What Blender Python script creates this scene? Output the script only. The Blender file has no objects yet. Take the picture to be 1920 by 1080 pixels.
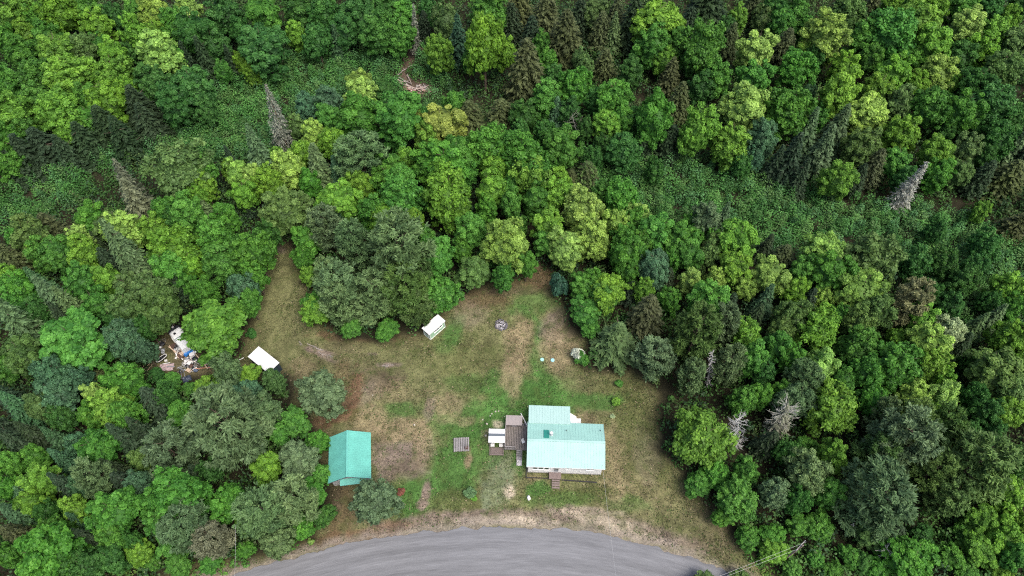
import bpy, math, random
import numpy as np
from mathutils import Vector, Matrix

# ------------------------------------------------------------------ camera, sky, sun, exposure
scene = bpy.context.scene
COL = scene.collection
CAM_H, FPX, TILT = 110.0, 1280.0, math.radians(34.5)
cam = bpy.data.cameras.new("camera")
cam.sensor_width = 36.0
cam.lens = 24.0
cam.clip_start = 1.0
cam.clip_end = 5000.0
camo = bpy.data.objects.new("camera", cam)
COL.objects.link(camo)
camo.location = (0, 0, CAM_H)
camo.rotation_euler = (TILT, 0, 0)
scene.camera = camo

SUN_EL, SUN_AZ = 60.0, 136.0          # azimuth clockwise from +Y
world = bpy.data.worlds.new("World")
scene.world = world
world.use_nodes = True
wn = world.node_tree
sky = wn.nodes.new("ShaderNodeTexSky")
sky.sky_type = 'NISHITA'
sky.sun_disc = False
sky.sun_elevation = math.radians(SUN_EL)
sky.sun_rotation = math.radians(SUN_AZ)
sky.air_density = 1.0
sky.dust_density = 5.0
sky.ozone_density = 0.6
wn.links.new(sky.outputs[0], wn.nodes["Background"].inputs[0])
wn.nodes["Background"].inputs[1].default_value = 0.138
sun = bpy.data.lights.new("sun", 'SUN')
sun.energy = 1.3
sun.angle = math.radians(34)
sun.color = (1.0, 0.96, 0.9)
suno = bpy.data.objects.new("sun", sun)
COL.objects.link(suno)
_az, _el = math.radians(SUN_AZ), math.radians(SUN_EL)
_d = Vector((math.sin(_az) * math.cos(_el), math.cos(_az) * math.cos(_el), math.sin(_el)))
suno.rotation_euler = _d.to_track_quat('Z', 'Y').to_euler()
suno.location = _d * 300
scene.view_settings.view_transform = 'Standard'
scene.view_settings.look = 'None'
scene.view_settings.gamma = 1.0
scene.view_settings.exposure = 0.98
scene.cycles.use_denoising = False
scene.cycles.pixel_filter_type = 'BLACKMAN_HARRIS'
scene.cycles.filter_width = 1.15
scene.cycles.max_bounces = 5
scene.cycles.diffuse_bounces = 3
scene.cycles.glossy_bounces = 2
scene.cycles.transmission_bounces = 3
scene.cycles.transparent_max_bounces = 6

# ------------------------------------------------------------------ surveying helpers
rng = np.random.default_rng(7)
random.seed(7)
CA, SA = math.cos(TILT), math.sin(TILT)

def W(px, py, z=0.0):
    """World point at height z that the survey photo shows at (px, py)."""
    u = (px - 960.0) / FPX; v = (540.0 - py) / FPX
    dx = u; dy = v * CA + SA; dz = v * SA - CA
    t = (z - CAM_H) / dz
    return (dx * t, dy * t, z)

def PX(x, y, z):
    x = np.asarray(x, float); y = np.asarray(y, float); z = np.asarray(z, float)
    zz = z - CAM_H
    cy = y * CA + zz * SA
    cz = -y * SA + zz * CA
    d = np.maximum(-cz, 1e-3)
    return 960 + FPX * x / d, 540 - FPX * cy / d, d

def vnoise(x, y, s, seed):
    """smooth value noise in 0..1"""
    x = np.asarray(x, float) / s; y = np.asarray(y, float) / s
    xi = np.floor(x).astype(np.int64); yi = np.floor(y).astype(np.int64)
    fx = x - xi; fy = y - yi
    fx = fx * fx * (3 - 2 * fx); fy = fy * fy * (3 - 2 * fy)
    def h(a, b):
        n = (a * 374761393 + b * 668265263 + seed * 974634777) & 0x7fffffff
        n = ((n ^ (n >> 13)) * 1274126177) & 0x7fffffff
        return ((n ^ (n >> 16)) & 0xffff) / 65535.0
    return ((h(xi, yi) * (1 - fx) + h(xi + 1, yi) * fx) * (1 - fy) +
            (h(xi, yi + 1) * (1 - fx) + h(xi + 1, yi + 1) * fx) * fy)

def fnoise(x, y, s, seed, o=3):
    t = 0; a = 1; n = 0
    for i in range(o):
        t = t + a * vnoise(x, y, s / 2 ** i, seed + 17 * i); n += a; a *= 0.55
    return t / n

def in_poly(px, py, poly):
    px = np.asarray(px, float); py = np.asarray(py, float)
    c = np.zeros(px.shape, bool)
    n = len(poly); j = n - 1
    for i in range(n):
        xi, yi = poly[i]; xj, yj = poly[j]
        if yi != yj:
            c ^= ((yi > py) != (yj > py)) & (px < (xj - xi) * (py - yi) / (yj - yi) + xi)
        j = i
    return c

def world_poly(pts):
    return [W(a, b, 0.0)[:2] for a, b in pts]

CLEARING = world_poly([(505,470),(530,452),(556,476),(575,540),(590,600),(640,632),(700,634),(790,630),(850,570),(880,543),(960,528),(1005,500),(1042,505),
    (1040,555),(1062,610),(1104,640),(1095,690),(1190,690),(1232,740),(1237,850),(1290,900),(1345,960),(1385,1010),(1440,1075),(1440,1130),(380,1130),(300,1080),
    (350,1065),(450,1052),(590,1012),(604,960),(622,915),(598,800),(560,770),(538,705),(470,705),(400,712),(300,710),(288,680),(298,630),(330,606),(350,640),(430,690),(462,650),(478,570)])
BAND_LEFT = world_poly([(-150,500),(-20,385),(90,318),(205,282),(285,248),(360,196),(430,158),(500,145),(560,112),(640,70),(735,78),(800,108),(850,140),(830,190),(760,215),(700,175),
    (640,190),(570,228),(500,290),(440,302),(380,302),(280,292),(205,325),(150,372),(100,405),(40,420),(0,440),(-150,560)])
BAND_RIGHT = world_poly([(1080,285),(1160,295),(1250,300),(1400,322),(1520,356),(1590,375),(1680,390),(1760,395),(1830,420),(2060,470),(2060,640),(1900,660),(1810,625),(1760,580),(1700,510),
    (1560,490),(1440,468),(1330,440),(1200,405),(1110,380)])
POOLS = world_poly([(738,148),(755,118),(772,92),(795,96),(785,120),(765,140),(800,155),(808,176),(790,196),(764,182)])

def hz(x, y):
    """ground height"""
    x = np.asarray(x, float); y = np.asarray(y, float)
    far = np.clip((y - 120) / 60, 0, 8)
    side = np.clip((np.abs(x) - 60) / 40, 0, 1)
    return 2.6 * far * far / (1 + far) + 1.2 * side * (fnoise(x, y, 40, 5) - 0.5)

# ------------------------------------------------------------------ materials
def mat(name, color, rough=0.7, metal=0.0, spec=0.4, var=0.0, scale=4.0, bump=0.0, detail=4.0):
    m = bpy.data.materials.new(name); m.use_nodes = True
    nt = m.node_tree; b = nt.nodes["Principled BSDF"]
    b.inputs['Base Color'].default_value = (*color, 1)
    b.inputs['Roughness'].default_value = rough
    b.inputs['Metallic'].default_value = metal
    b.inputs['Specular IOR Level'].default_value = spec
    if var > 0 or bump > 0:
        tc = nt.nodes.new("ShaderNodeTexCoord")
        n = nt.nodes.new("ShaderNodeTexNoise"); n.inputs['Scale'].default_value = scale
        n.inputs['Detail'].default_value = detail; n.inputs['Roughness'].default_value = 0.65
        nt.links.new(tc.outputs['Object'], n.inputs['Vector'])
        if var > 0:
            mr = nt.nodes.new("ShaderNodeMapRange")
            mr.inputs['From Min'].default_value = 0.3; mr.inputs['From Max'].default_value = 0.7
            mr.inputs['To Min'].default_value = 1 - var; mr.inputs['To Max'].default_value = 1 + var * 0.6
            nt.links.new(n.outputs['Fac'], mr.inputs['Value'])
            mx = nt.nodes.new("ShaderNodeVectorMath"); mx.operation = 'SCALE'
            mx.inputs[0].default_value = color
            nt.links.new(mr.outputs[0], mx.inputs['Scale'])
            nt.links.new(mx.outputs[0], b.inputs['Base Color'])
        if bump > 0:
            bp = nt.nodes.new("ShaderNodeBump"); bp.inputs['Strength'].default_value = bump
            bp.inputs['Distance'].default_value = 0.05
            nt.links.new(n.outputs['Fac'], bp.inputs['Height'])
            nt.links.new(bp.outputs[0], b.inputs['Normal'])
    return m

def foliage_material(name, use_attr=False):
    m = bpy.data.materials.new(name); m.use_nodes = True
    nt = m.node_tree; L = nt.links
    b = nt.nodes["Principled BSDF"]; out = nt.nodes["Material Output"]
    at = nt.nodes.new("ShaderNodeAttribute"); at.attribute_name = 'tone'
    if use_attr:
        src = nt.nodes.new("ShaderNodeAttribute"); src.attribute_name = 'leafcol'
    else:
        src = nt.nodes.new("ShaderNodeObjectInfo")
    mr = nt.nodes.new("ShaderNodeMapRange")
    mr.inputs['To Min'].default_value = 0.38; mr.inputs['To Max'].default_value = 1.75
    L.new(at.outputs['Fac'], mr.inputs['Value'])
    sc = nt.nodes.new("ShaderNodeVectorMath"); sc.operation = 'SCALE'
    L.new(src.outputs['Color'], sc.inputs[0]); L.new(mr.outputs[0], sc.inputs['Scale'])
    # brighter tone turns yellower like young leaves; tone also carries painted shading
    hue = nt.nodes.new("ShaderNodeHueSaturation")
    mh = nt.nodes.new("ShaderNodeMapRange")
    mh.inputs['To Min'].default_value = 0.512; mh.inputs['To Max'].default_value = 0.484
    L.new(at.outputs['Fac'], mh.inputs['Value']); L.new(mh.outputs[0], hue.inputs['Hue'])
    L.new(sc.outputs[0], hue.inputs['Color'])
    L.new(hue.outputs[0], b.inputs['Base Color'])
    b.inputs['Roughness'].default_value = 0.55
    b.inputs['Specular IOR Level'].default_value = 0.22
    tr = nt.nodes.new("ShaderNodeBsdfTranslucent"); L.new(hue.outputs[0], tr.inputs['Color'])
    mx = nt.nodes.new("ShaderNodeMixShader"); mx.inputs[0].default_value = 0.3
    L.new(b.outputs[0], mx.inputs[1]); L.new(tr.outputs[0], mx.inputs[2]); L.new(mx.outputs[0], out.inputs['Surface'])
    return m

FOL = foliage_material("foliage")
FOLA = foliage_material("ground_foliage", True)
BARK = mat("bark", (0.10, 0.075, 0.055), 0.9, var=0.5, scale=3, bump=0.5)
DEADWOOD = mat("bleached_wood", (0.33, 0.335, 0.32), 0.85, var=0.4, scale=2)
REDBARK = mat("peeling_red_bark", (0.23, 0.08, 0.045), 0.9, var=0.5, scale=2)

# ------------------------------------------------------------------ object helpers
def tag(o, label=None, cat=None, group=None, kind=None):
    if label: o['label'] = label
    if cat: o['category'] = cat
    if group: o['group'] = group
    if kind: o['kind'] = kind
    return o

def empty(name, loc, rz=0.0):
    o = bpy.data.objects.new(name, None); COL.objects.link(o)
    o.location = loc; o.rotation_euler = (0, 0, rz); o.empty_display_size = 0.3
    return o

def link_mesh(name, me, parent=None):
    o = bpy.data.objects.new(name, me); COL.objects.link(o)
    if parent is not None: o.parent = parent
    return o

def fast_mesh(name, V, F4, material, tone=None, colors=None):
    """V (n,3), F4 (m,4) quads -> mesh with face attributes"""
    me = bpy.data.meshes.new(name)
    V = np.ascontiguousarray(V, np.float32); F4 = np.ascontiguousarray(F4, np.int32)
    me.vertices.add(len(V)); me.vertices.foreach_set('co', V.ravel())
    me.loops.add(F4.size); me.loops.foreach_set('vertex_index', F4.ravel())
    me.polygons.add(len(F4))
    me.polygons.foreach_set('loop_start', np.arange(len(F4), dtype=np.int32) * 4)
    me.update(calc_edges=True)
    if tone is not None:
        a = me.attributes.new('tone', 'FLOAT', 'FACE'); a.data.foreach_set('value', np.ascontiguousarray(tone, np.float32))
    if colors is not None:
        a = me.attributes.new('leafcol', 'FLOAT_COLOR', 'FACE')
        c = np.ones((len(F4), 4), np.float32); c[:, :3] = colors
        a.data.foreach_set('color', c.ravel())
    me.materials.append(material)
    return me

def unit(v):
    return v / np.maximum(np.linalg.norm(v, axis=1, keepdims=True), 1e-9)

def leaf_quads(P, N, a, b, r, axis=None):
    """diamond leaves at P facing N, half length a, half width b"""
    n = len(P)
    N = unit(N)
    if axis is None: axis = r.normal(size=(n, 3))
    U = unit(axis - N * (axis * N).sum(1, keepdims=True))
    Vv = np.cross(N, U)
    a = np.broadcast_to(a, (n,))[:, None]; b = np.broadcast_to(b, (n,))[:, None]
    bend = N * a * 0.18
    q = np.stack([P - U * a - bend, P + Vv * b, P + U * a - bend, P - Vv * b], 1)
    return q.reshape(-1, 3), np.arange(4 * n).reshape(-1, 4)

class MB:
    """collects solids into one mesh"""
    def __init__(s): s.v = []; s.f = []
    def add(s, verts, faces):
        o = len(s.v); s.v += [tuple(v) for v in verts]; s.f += [tuple(i + o for i in f) for f in faces]; return s
    def box(s, x0, x1, y0, y1, z0, z1):
        v = [(x0,y0,z0),(x1,y0,z0),(x1,y1,z0),(x0,y1,z0),(x0,y0,z1),(x1,y0,z1),(x1,y1,z1),(x0,y1,z1)]
        return s.add(v, [(0,3,2,1),(4,5,6,7),(0,1,5,4),(1,2,6,5),(2,3,7,6),(3,0,4,7)])
    def slab(s, p, t):
        """p: 4 top corners counter-clockwise, thickness t downwards"""
        p = [Vector(q) for q in p]; n = (p[1]-p[0]).cross(p[2]-p[0]).normalized()
        v = [q - n*t for q in p] + p
        return s.add(v, [(0,3,2,1),(4,5,6,7),(0,1,5,4),(1,2,6,5),(2,3,7,6),(3,0,4,7)])
    def beam(s, a, b, w, h=None):
        a = Vector(a); b = Vector(b); h = h or w
        d = (b-a).normalized(); up = Vector((0,0,1))
        if abs(d.z) > 0.95: up = Vector((0,1,0))
        sx = d.cross(up).normalized()*w/2; sy = sx.cross(d).normalized()*h/2
        v = [a-sx-sy,a+sx-sy,a+sx+sy,a-sx+sy,b-sx-sy,b+sx-sy,b+sx+sy,b-sx+sy]
        return s.add(v, [(0,3,2,1),(4,5,6,7),(0,1,5,4),(1,2,6,5),(2,3,7,6),(3,0,4,7)])
    def tube(s, pts, rad, n=6, cap=True):
        pts = [Vector(p) for p in pts]
        if not hasattr(rad, '__len__'): rad = [rad]*len(pts)
        rings = []
        for i, p in enumerate(pts):
            d = (pts[min(i+1, len(pts)-1)] - pts[max(i-1, 0)]).normalized()
            up = Vector((0,0,1)) if abs(d.z) < 0.9 else Vector((1,0,0))
            a = d.cross(up).normalized(); b = a.cross(d)
            rings += [p + (a*math.cos(2*math.pi*k/n) + b*math.sin(2*math.pi*k/n))*rad[i] for k in range(n)]
        f = []
        for i in range(len(pts)-1):
            for k in range(n):
                k2 = (k+1) % n
                f.append((i*n+k, i*n+k2, (i+1)*n+k2, (i+1)*n+k))
        if cap: f += [tuple(range(n)), tuple(range(len(rings)-1, len(rings)-n-1, -1))]
        return s.add(rings, f)
    def disc(s, c, r, h, n=20, r2=None):
        r2 = r if r2 is None else r2
        v = [(c[0]+r*math.cos(2*math.pi*k/n), c[1]+r*math.sin(2*math.pi*k/n), c[2]) for k in range(n)]
        v += [(c[0]+r2*math.cos(2*math.pi*k/n), c[1]+r2*math.sin(2*math.pi*k/n), c[2]+h) for k in range(n)]
        f = [(k, (k+1) % n, n+(k+1) % n, n+k) for k in range(n)] + [tuple(range(n-1,-1,-1)), tuple(range(n, 2*n))]
        return s.add(v, f)
    def rock(s, c, r, sq=0.7, seed=0, n=8):
        q = random.Random(seed); v = []; f = []
        m = 5
        for i in range(1, m):
            th = math.pi*i/m
            for k in range(n):
                ph = 2*math.pi*k/n; rr = r*(0.8+0.4*q.random())
                v.append((c[0]+rr*math.sin(th)*math.cos(ph), c[1]+rr*math.sin(th)*math.sin(ph), c[2]+rr*sq*math.cos(th)))
        v += [(c[0],c[1],c[2]+r*sq),(c[0],c[1],c[2]-r*sq)]
        t = len(v)-2
        for i in range(m-2):
            for k in range(n): f.append((i*n+k, (i+1)*n+k, (i+1)*n+(k+1)%n, i*n+(k+1)%n))
        for k in range(n):
            f.append((t, k, (k+1)%n)); f.append((t+1, (m-2)*n+(k+1)%n, (m-2)*n+k))
        return s.add(v, f)
    def mesh(s, name, m, bevel=0.0, smooth=False):
        me = bpy.data.meshes.new(name); me.from_pydata([tuple(v) for v in s.v], [], s.f)
        me.update(); me.materials.append(m)
        if smooth:
            for p in me.polygons: p.use_smooth = True
        return me
    def build(s, name, m, parent=None, smooth=False):
        return link_mesh(name, s.mesh(name, m, smooth=smooth), parent)

ORD = ['nearest', 'second nearest', 'third nearest', 'fourth nearest', 'fifth nearest', 'sixth nearest', 'seventh nearest', 'eighth nearest', 'ninth nearest', 'tenth nearest',
       'eleventh nearest', 'twelfth nearest', 'thirteenth nearest', 'fourteenth nearest', 'fifteenth nearest', 'sixteenth nearest', 'seventeenth nearest', 'eighteenth nearest',
       'nineteenth nearest', 'twentieth nearest', 'next after twentieth', 'second after twentieth', 'third after twentieth', 'fourth after twentieth']
def rank_labels(items, landmarks, text):
    """items: [(object, class, px, py)]; gives each object of a class the landmark to which it ranks nearest"""
    by = {}
    for it in items: by.setdefault(it[1], []).append(it)
    for cl, its in by.items():
        best = {}
        for name, lx, ly in landmarks:
            order = sorted(range(len(its)), key=lambda i: (its[i][2]-lx)**2 + (its[i][3]-ly)**2)
            for rk, i in enumerate(order):
                d = math.hypot(its[i][2]-lx, its[i][3]-ly)
                key = (rk + d/160.0, name, rk)
                if i not in best or key < best[i]: best[i] = key
        for i, it in enumerate(its):
            _, name, rk = best[i]
            it[0]['label'] = text(cl, ORD[min(rk, 23)], name)
# ------------------------------------------------------------------ ground
C_MOWN = (0.112, 0.116, 0.052); C_GREEN = (0.052, 0.125, 0.028); C_DRY = (0.205, 0.166, 0.098)
C_RED = (0.112, 0.070, 0.042); C_PURP = (0.160, 0.128, 0.102); C_SAND = (0.36, 0.31, 0.235)
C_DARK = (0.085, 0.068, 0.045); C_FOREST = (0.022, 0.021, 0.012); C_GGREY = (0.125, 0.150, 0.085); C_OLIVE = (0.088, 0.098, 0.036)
# (px, py, rx, ry, turn deg, colour, strength): cover patches of the yard as surveyed
PATCHES = [
 (540,560,40,90,0,C_MOWN,.7),(560,650,80,40,0,C_MOWN,.8),(640,670,60,30,0,C_DARK,.35),(560,700,30,25,0,C_DRY,.5),
 (1185,800,42,110,0,C_OLIVE,.8),(1160,720,60,35,0,C_OLIVE,.6),(1240,900,40,50,0,C_OLIVE,.7),(1330,1000,60,50,0,C_DARK,.6),
 (1140,870,45,70,0,C_DRY,.45),(1200,940,90,45,0,C_DRY,.35),(1250,970,80,40,10,C_MOWN,.6),
 (900,690,80,60,0,C_OLIVE,.55),(820,660,60,50,0,C_OLIVE,.5),(850,622,18,34,15,C_GREEN,.8),(835,650,24,20,0,C_GREEN,.4),
 (1000,742,85,32,0,C_GREEN,.95),(960,772,62,34,0,C_GREEN,.9),(1012,650,13,55,0,C_GREEN,.95),(1008,682,22,22,0,C_GREEN,.9),(1035,722,28,26,0,C_GREEN,.8),(1110,752,66,17,0,C_GREEN,.8),
 (975,586,42,15,0,C_GREEN,.75),(1015,566,62,18,0,C_GREEN,.6),(950,720,40,30,0,C_GREEN,.7),(880,720,50,18,0,C_GREEN,.45),(1060,775,30,10,0,C_GREEN,.6),
 (875,790,60,50,0,C_GREEN,.8),(842,880,38,75,0,C_GREEN,.9),(888,850,36,60,0,C_GREEN,.8),(900,800,30,30,0,C_GREEN,.8),(775,922,45,42,0,C_GREEN,.95),(745,772,34,18,0,C_GREEN,.7),(830,770,45,30,0,C_GREEN,.5),
 (935,890,30,60,0,C_GGREY,.85),(925,850,22,30,0,C_GREEN,.55),(975,860,14,30,0,C_GREEN,.8),(860,940,60,20,0,C_OLIVE,.7),(1080,930,100,22,0,C_OLIVE,.95),(1040,935,60,16,0,C_GREEN,.5),(1010,915,22,16,0,C_GREEN,.8),(1180,945,40,16,0,C_GREEN,.4),
 (730,650,60,30,0,C_MOWN,.7),(970,650,27,62,0,C_DRY,.75),(960,710,22,40,0,C_DRY,.7),(1040,622,36,34,0,C_PURP,.75),(1052,660,40,36,0,C_DRY,.7),(980,620,22,24,0,C_DRY,.5),(1080,710,50,24,0,C_MOWN,.6),
 (760,855,46,46,0,C_PURP,.95),(722,862,24,34,0,C_PURP,.7),(748,805,60,22,0,C_DRY,.85),(700,790,40,26,0,C_DRY,.7),(790,830,20,40,0,C_DRY,.6),(755,880,34,18,0,C_DARK,.5),
 (700,712,46,24,0,C_DARK,.65),(680,740,40,30,0,C_PURP,.5),(730,715,30,16,0,C_DARK,.6),(740,738,50,22,0,C_DRY,.4),(690,630,80,10,0,C_RED,.8),(620,625,30,8,0,C_RED,.5),
 (632,775,52,17,-28,C_RED,1.0),(664,738,15,44,0,C_RED,.9),(600,795,30,12,0,C_RED,.9),(640,700,14,30,0,C_RED,.4),(640,960,30,60,0,C_RED,.6),(630,930,16,30,0,C_DARK,.8),(650,1010,90,16,-8,C_RED,.75),
 (900,560,60,22,0,C_RED,.55),(1000,522,50,22,0,C_RED,.7),(880,585,36,34,0,C_PURP,.4),(960,545,60,10,0,C_DARK,.5),
 (843,756,34,22,0,C_DRY,.75),(805,765,10,24,0,C_PURP,.6),(920,815,20,14,0,C_DRY,.6),(968,790,18,8,0,C_DRY,.7),(862,788,40,10,0,C_DRY,.5),(932,795,12,7,0,C_SAND,.7),
 (595,658,36,6,17,C_PURP,1.0),(612,668,24,6,25,C_PURP,.8),(728,684,22,5,0,C_PURP,1.0),(700,664,10,3,0,C_PURP,.7),
 (799,925,8,28,8,C_PURP,1.0),(791,946,11,10,0,C_PURP,1.0),(878,865,7,22,0,C_DRY,.95),(955,920,10,13,0,C_SAND,1.0),(912,930,10,30,0,C_GGREY,.9),(950,900,14,14,0,C_GGREY,.6),
 (950,968,160,14,0,C_PURP,.85),(800,978,110,14,-6,C_PURP,.8),(1110,958,60,7,6,C_SAND,.6),(1150,982,120,20,12,C_PURP,.7),(930,975,90,9,0,C_SAND,.6),(1130,975,90,10,10,C_SAND,.55),(1250,1010,80,16,16,C_PURP,.6),(720,992,60,12,-10,C_RED,.6),(1180,1000,70,9,14,C_SAND,.6),
 (1000,980,60,7,3,C_SAND,.7),(1075,905,40,14,0,C_MOWN,.9),(1015,893,30,8,0,C_OLIVE,.7),(1090,888,45,7,0,C_OLIVE,.8),(1155,860,8,80,0,C_DRY,.35),(1090,785,25,12,0,C_DRY,.7),
 (1210,860,24,60,0,C_PURP,.3),(1000,895,14,8,0,C_DRY,.5),(340,690,60,35,0,C_DARK,.6),(330,640,30,30,0,C_DARK,.8),(520,468,18,8,0,C_PURP,.8),
]
_pw = []
for (px, py, rx, ry, rot, c, s) in PATCHES:
    a = W(px, py); b = W(px + rx, py); d = W(px, py - ry)
    _pw.append((a[0], a[1], abs(b[0]-a[0]), abs(d[1]-a[1]), math.radians(-rot), c, s))

ROAD_TOP = [W(*p)[:2] for p in [(-150,1330),(120,1190),(330,1108),(440,1078),(560,1043),(660,1017),(760,999),(870,990),(960,988),(1060,992),(1140,1004),(1220,1022),(1300,1047),(1370,1076),(1500,1130),(1750,1255),(2050,1420)]]
def resample(pts, step):
    p = np.array(pts); d = np.r_[0, np.cumsum(np.hypot(*np.diff(p, axis=0).T))]
    # smooth with a cubic-like pass
    t = np.arange(0, d[-1], step)
    x = np.interp(t, d, p[:, 0]); y = np.interp(t, d, p[:, 1])
    k = np.ones(9) / 9
    for _ in range(3):
        x[4:-4] = np.convolve(x, k, 'valid'); y[4:-4] = np.convolve(y, k, 'valid')
    return np.stack([x, y], 1)
RT = resample(ROAD_TOP, 0.5)
_tan = np.gradient(RT, axis=0); _tan /= np.linalg.norm(_tan, axis=1, keepdims=True)
_nrm = np.stack([_tan[:, 1], -_tan[:, 0]], 1)      # towards the camera's foot
ROAD_W = 8.2
def road_dist(x, y):
    """distance outwards from the road's far edge, and whether between the edges"""
    sh = np.shape(x); x = np.ravel(x); y = np.ravel(y)
    out = np.empty(len(x))
    S = RT[::3]; NN = _nrm[::3]
    for i in range(0, len(x), 20000):
        dx = x[i:i+20000, None] - S[None, :, 0]; dy = y[i:i+20000, None] - S[None, :, 1]
        k = (dx*dx + dy*dy).argmin(1); r = np.arange(len(k))
        out[i:i+20000] = -(dx[r, k]*NN[k, 0] + dy[r, k]*NN[k, 1])
    return out.reshape(sh)     # >0 beyond the far edge, -ROAD_W..0 on the road

def near(x, y):
    return (x > -90) & (x < 90) & (y > 5) & (y < 120)

def poly_dist(x, y, poly):
    d = np.full(np.shape(x), 1e9)
    n = len(poly)
    for i in range(n):
        ax, ay = poly[i]; bx, by = poly[(i+1) % n]
        ex, ey = bx-ax, by-ay; L2 = ex*ex+ey*ey
        t = np.clip(((x-ax)*ex+(y-ay)*ey)/L2, 0, 1)
        d = np.minimum(d, np.hypot(x-ax-t*ex, y-ay-t*ey))
    return np.where(in_poly(x, y, poly), d, -d)

def ground_color(x, y):
    x = np.asarray(x, float); y = np.asarray(y, float)
    n = x.size
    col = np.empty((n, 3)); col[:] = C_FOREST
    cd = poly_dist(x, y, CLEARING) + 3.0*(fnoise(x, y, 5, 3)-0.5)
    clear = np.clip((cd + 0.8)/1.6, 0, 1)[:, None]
    yard = np.empty((n, 3)); yard[:] = C_MOWN
    w0 = fnoise(x, y, 14, 21)
    yard = yard*(0.8+0.4*w0[:, None])
    for (cx, cy, rx, ry, rot, c, s) in _pw:
        m = (np.abs(x-cx) < 2.2*max(rx, ry)+1) & (np.abs(y-cy) < 2.2*max(rx, ry)+1)
        if not m.any(): continue
        dx = x[m]-cx; dy = y[m]-cy
        u = (dx*math.cos(rot)+dy*math.sin(rot))/rx; v = (-dx*math.sin(rot)+dy*math.cos(rot))/ry
        k = min(rx, ry)
        q = np.sqrt(u*u+v*v) + 1.1*(fnoise(x[m], y[m], max(1.2, k*1.1), int(cx*7+cy*3) & 255)-0.5)+0.5*(fnoise(x[m], y[m], 0.9, 9)-0.5)
        a = (s*np.clip((1.2-q)/0.55, 0, 1))[:, None]
        yard[m] = yard[m]*(1-a) + np.array(c)*a
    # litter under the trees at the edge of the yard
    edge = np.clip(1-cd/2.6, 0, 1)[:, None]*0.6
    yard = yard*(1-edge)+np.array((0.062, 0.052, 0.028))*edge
    g = fnoise(x, y, 2.2, 77); h = fnoise(x, y, 0.7, 78)
    yard = yard*(0.64+0.72*g[:, None])*(0.6+0.8*h[:, None])
    tuft = np.clip((fnoise(x, y, 1.1, 91)-0.56)*7, 0, 1)[:, None]*0.45
    yard = yard*(1-tuft)+np.array((0.055, 0.075, 0.022))*tuft
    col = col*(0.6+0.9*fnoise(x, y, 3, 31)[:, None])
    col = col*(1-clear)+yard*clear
    pool = np.clip(poly_dist(x, y, POOLS)/0.8+0.5+1.5*(fnoise(x, y, 2, 8)-0.5), 0, 1)[:, None]
    col = col*(1-pool)+np.array((0.10, 0.075, 0.055))*pool
    rd = road_dist(x, y)
    e = np.clip(1-np.abs(rd-0.4+2.2*(fnoise(x, y, 2.5, 41)-0.5))/1.5, 0, 1)[:, None]*0.75
    e = np.where((rd < 0)[:, None], 0.85, e)
    col = col*(1-e)+np.array((0.20, 0.172, 0.148))*(0.65+0.7*fnoise(x, y, 0.8, 43)[:, None])*e
    return col

def axis(fine0, fine1, step, far0, far1):
    a = list(np.arange(fine0, fine1, step)); s = step
    v = a[-1]
    while v < far1: s = min(s*1.12, 60); v += s; a.append(v)
    s = step; v = a[0]; b = []
    while v > far0: s = min(s*1.12, 60); v -= s; b.append(v)
    return np.array(b[::-1]+a)
GX = axis(-52, 42, 0.3, -1500, 1500); GY = axis(20, 84, 0.3, -900, 2400)
gx, gy = np.meshgrid(GX, GY)
gz = hz(gx, gy)
V = np.stack([gx.ravel(), gy.ravel(), gz.ravel()], 1)
V[:, 2] += np.where(near(V[:, 0], V[:, 1]), 0.06*(fnoise(V[:, 0], V[:, 1], 0.9, 61)-0.5)-0.01, 0)
rdv = road_dist(V[:, 0], V[:, 1])
V[:, 2] -= np.where((rdv < 0.2) & (rdv > -ROAD_W-0.2), 0.08, 0)
nx, ny = len(GX), len(GY)
ii = (np.arange(ny-1)[:, None]*nx + np.arange(nx-1)[None, :]).ravel()
F = np.stack([ii, ii+1, ii+nx+1, ii+nx], 1)
gm = bpy.data.materials.new("yard_ground"); gm.use_nodes = True
nt = gm.node_tree; L = nt.links; b = nt.nodes["Principled BSDF"]
at = nt.nodes.new("ShaderNodeAttribute"); at.attribute_name = 'cover'
tc = nt.nodes.new("ShaderNodeTexCoord")
def noise_mul(scale, lo, hi, f0=0.3, f1=0.7, rough=0.7, detail=5):
    n = nt.nodes.new("ShaderNodeTexNoise"); n.inputs['Scale'].default_value = scale; n.inputs['Detail'].default_value = detail; n.inputs['Roughness'].default_value = rough
    L.new(tc.outputs['Object'], n.inputs['Vector'])
    m = nt.nodes.new("ShaderNodeMapRange"); m.inputs['From Min'].default_value = f0; m.inputs['From Max'].default_value = f1
    m.inputs['To Min'].default_value = lo; m.inputs['To Max'].default_value = hi
    L.new(n.outputs['Fac'], m.inputs['Value'])
    return m, n
m1, n1 = noise_mul(3.6, 0.5, 1.5)
s1 = nt.nodes.new("ShaderNodeVectorMath"); s1.operation = 'SCALE'
L.new(at.outputs['Color'], s1.inputs[0]); L.new(m1.outputs[0], s1.inputs['Scale'])
m2, n2 = noise_mul(9.0, 0.0, 0.55, 0.6, 0.75, 0.5, 2)     # pale straw lying about
mx = nt.nodes.new("ShaderNodeMixRGB"); mx.inputs['Color2'].default_value = (0.33, 0.27, 0.17, 1)
L.new(m2.outputs[0], mx.inputs['Fac']); L.new(s1.outputs[0], mx.inputs['Color1'])
gate = nt.nodes.new("ShaderNodeMath"); gate.operation = 'MULTIPLY'
lum = nt.nodes.new("ShaderNodeRGBToBW"); L.new(at.outputs['Color'], lum.inputs[0])
lm = nt.nodes.new("ShaderNodeMapRange"); lm.inputs['From Min'].default_value = 0.06; lm.inputs['From Max'].default_value = 0.16
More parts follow.
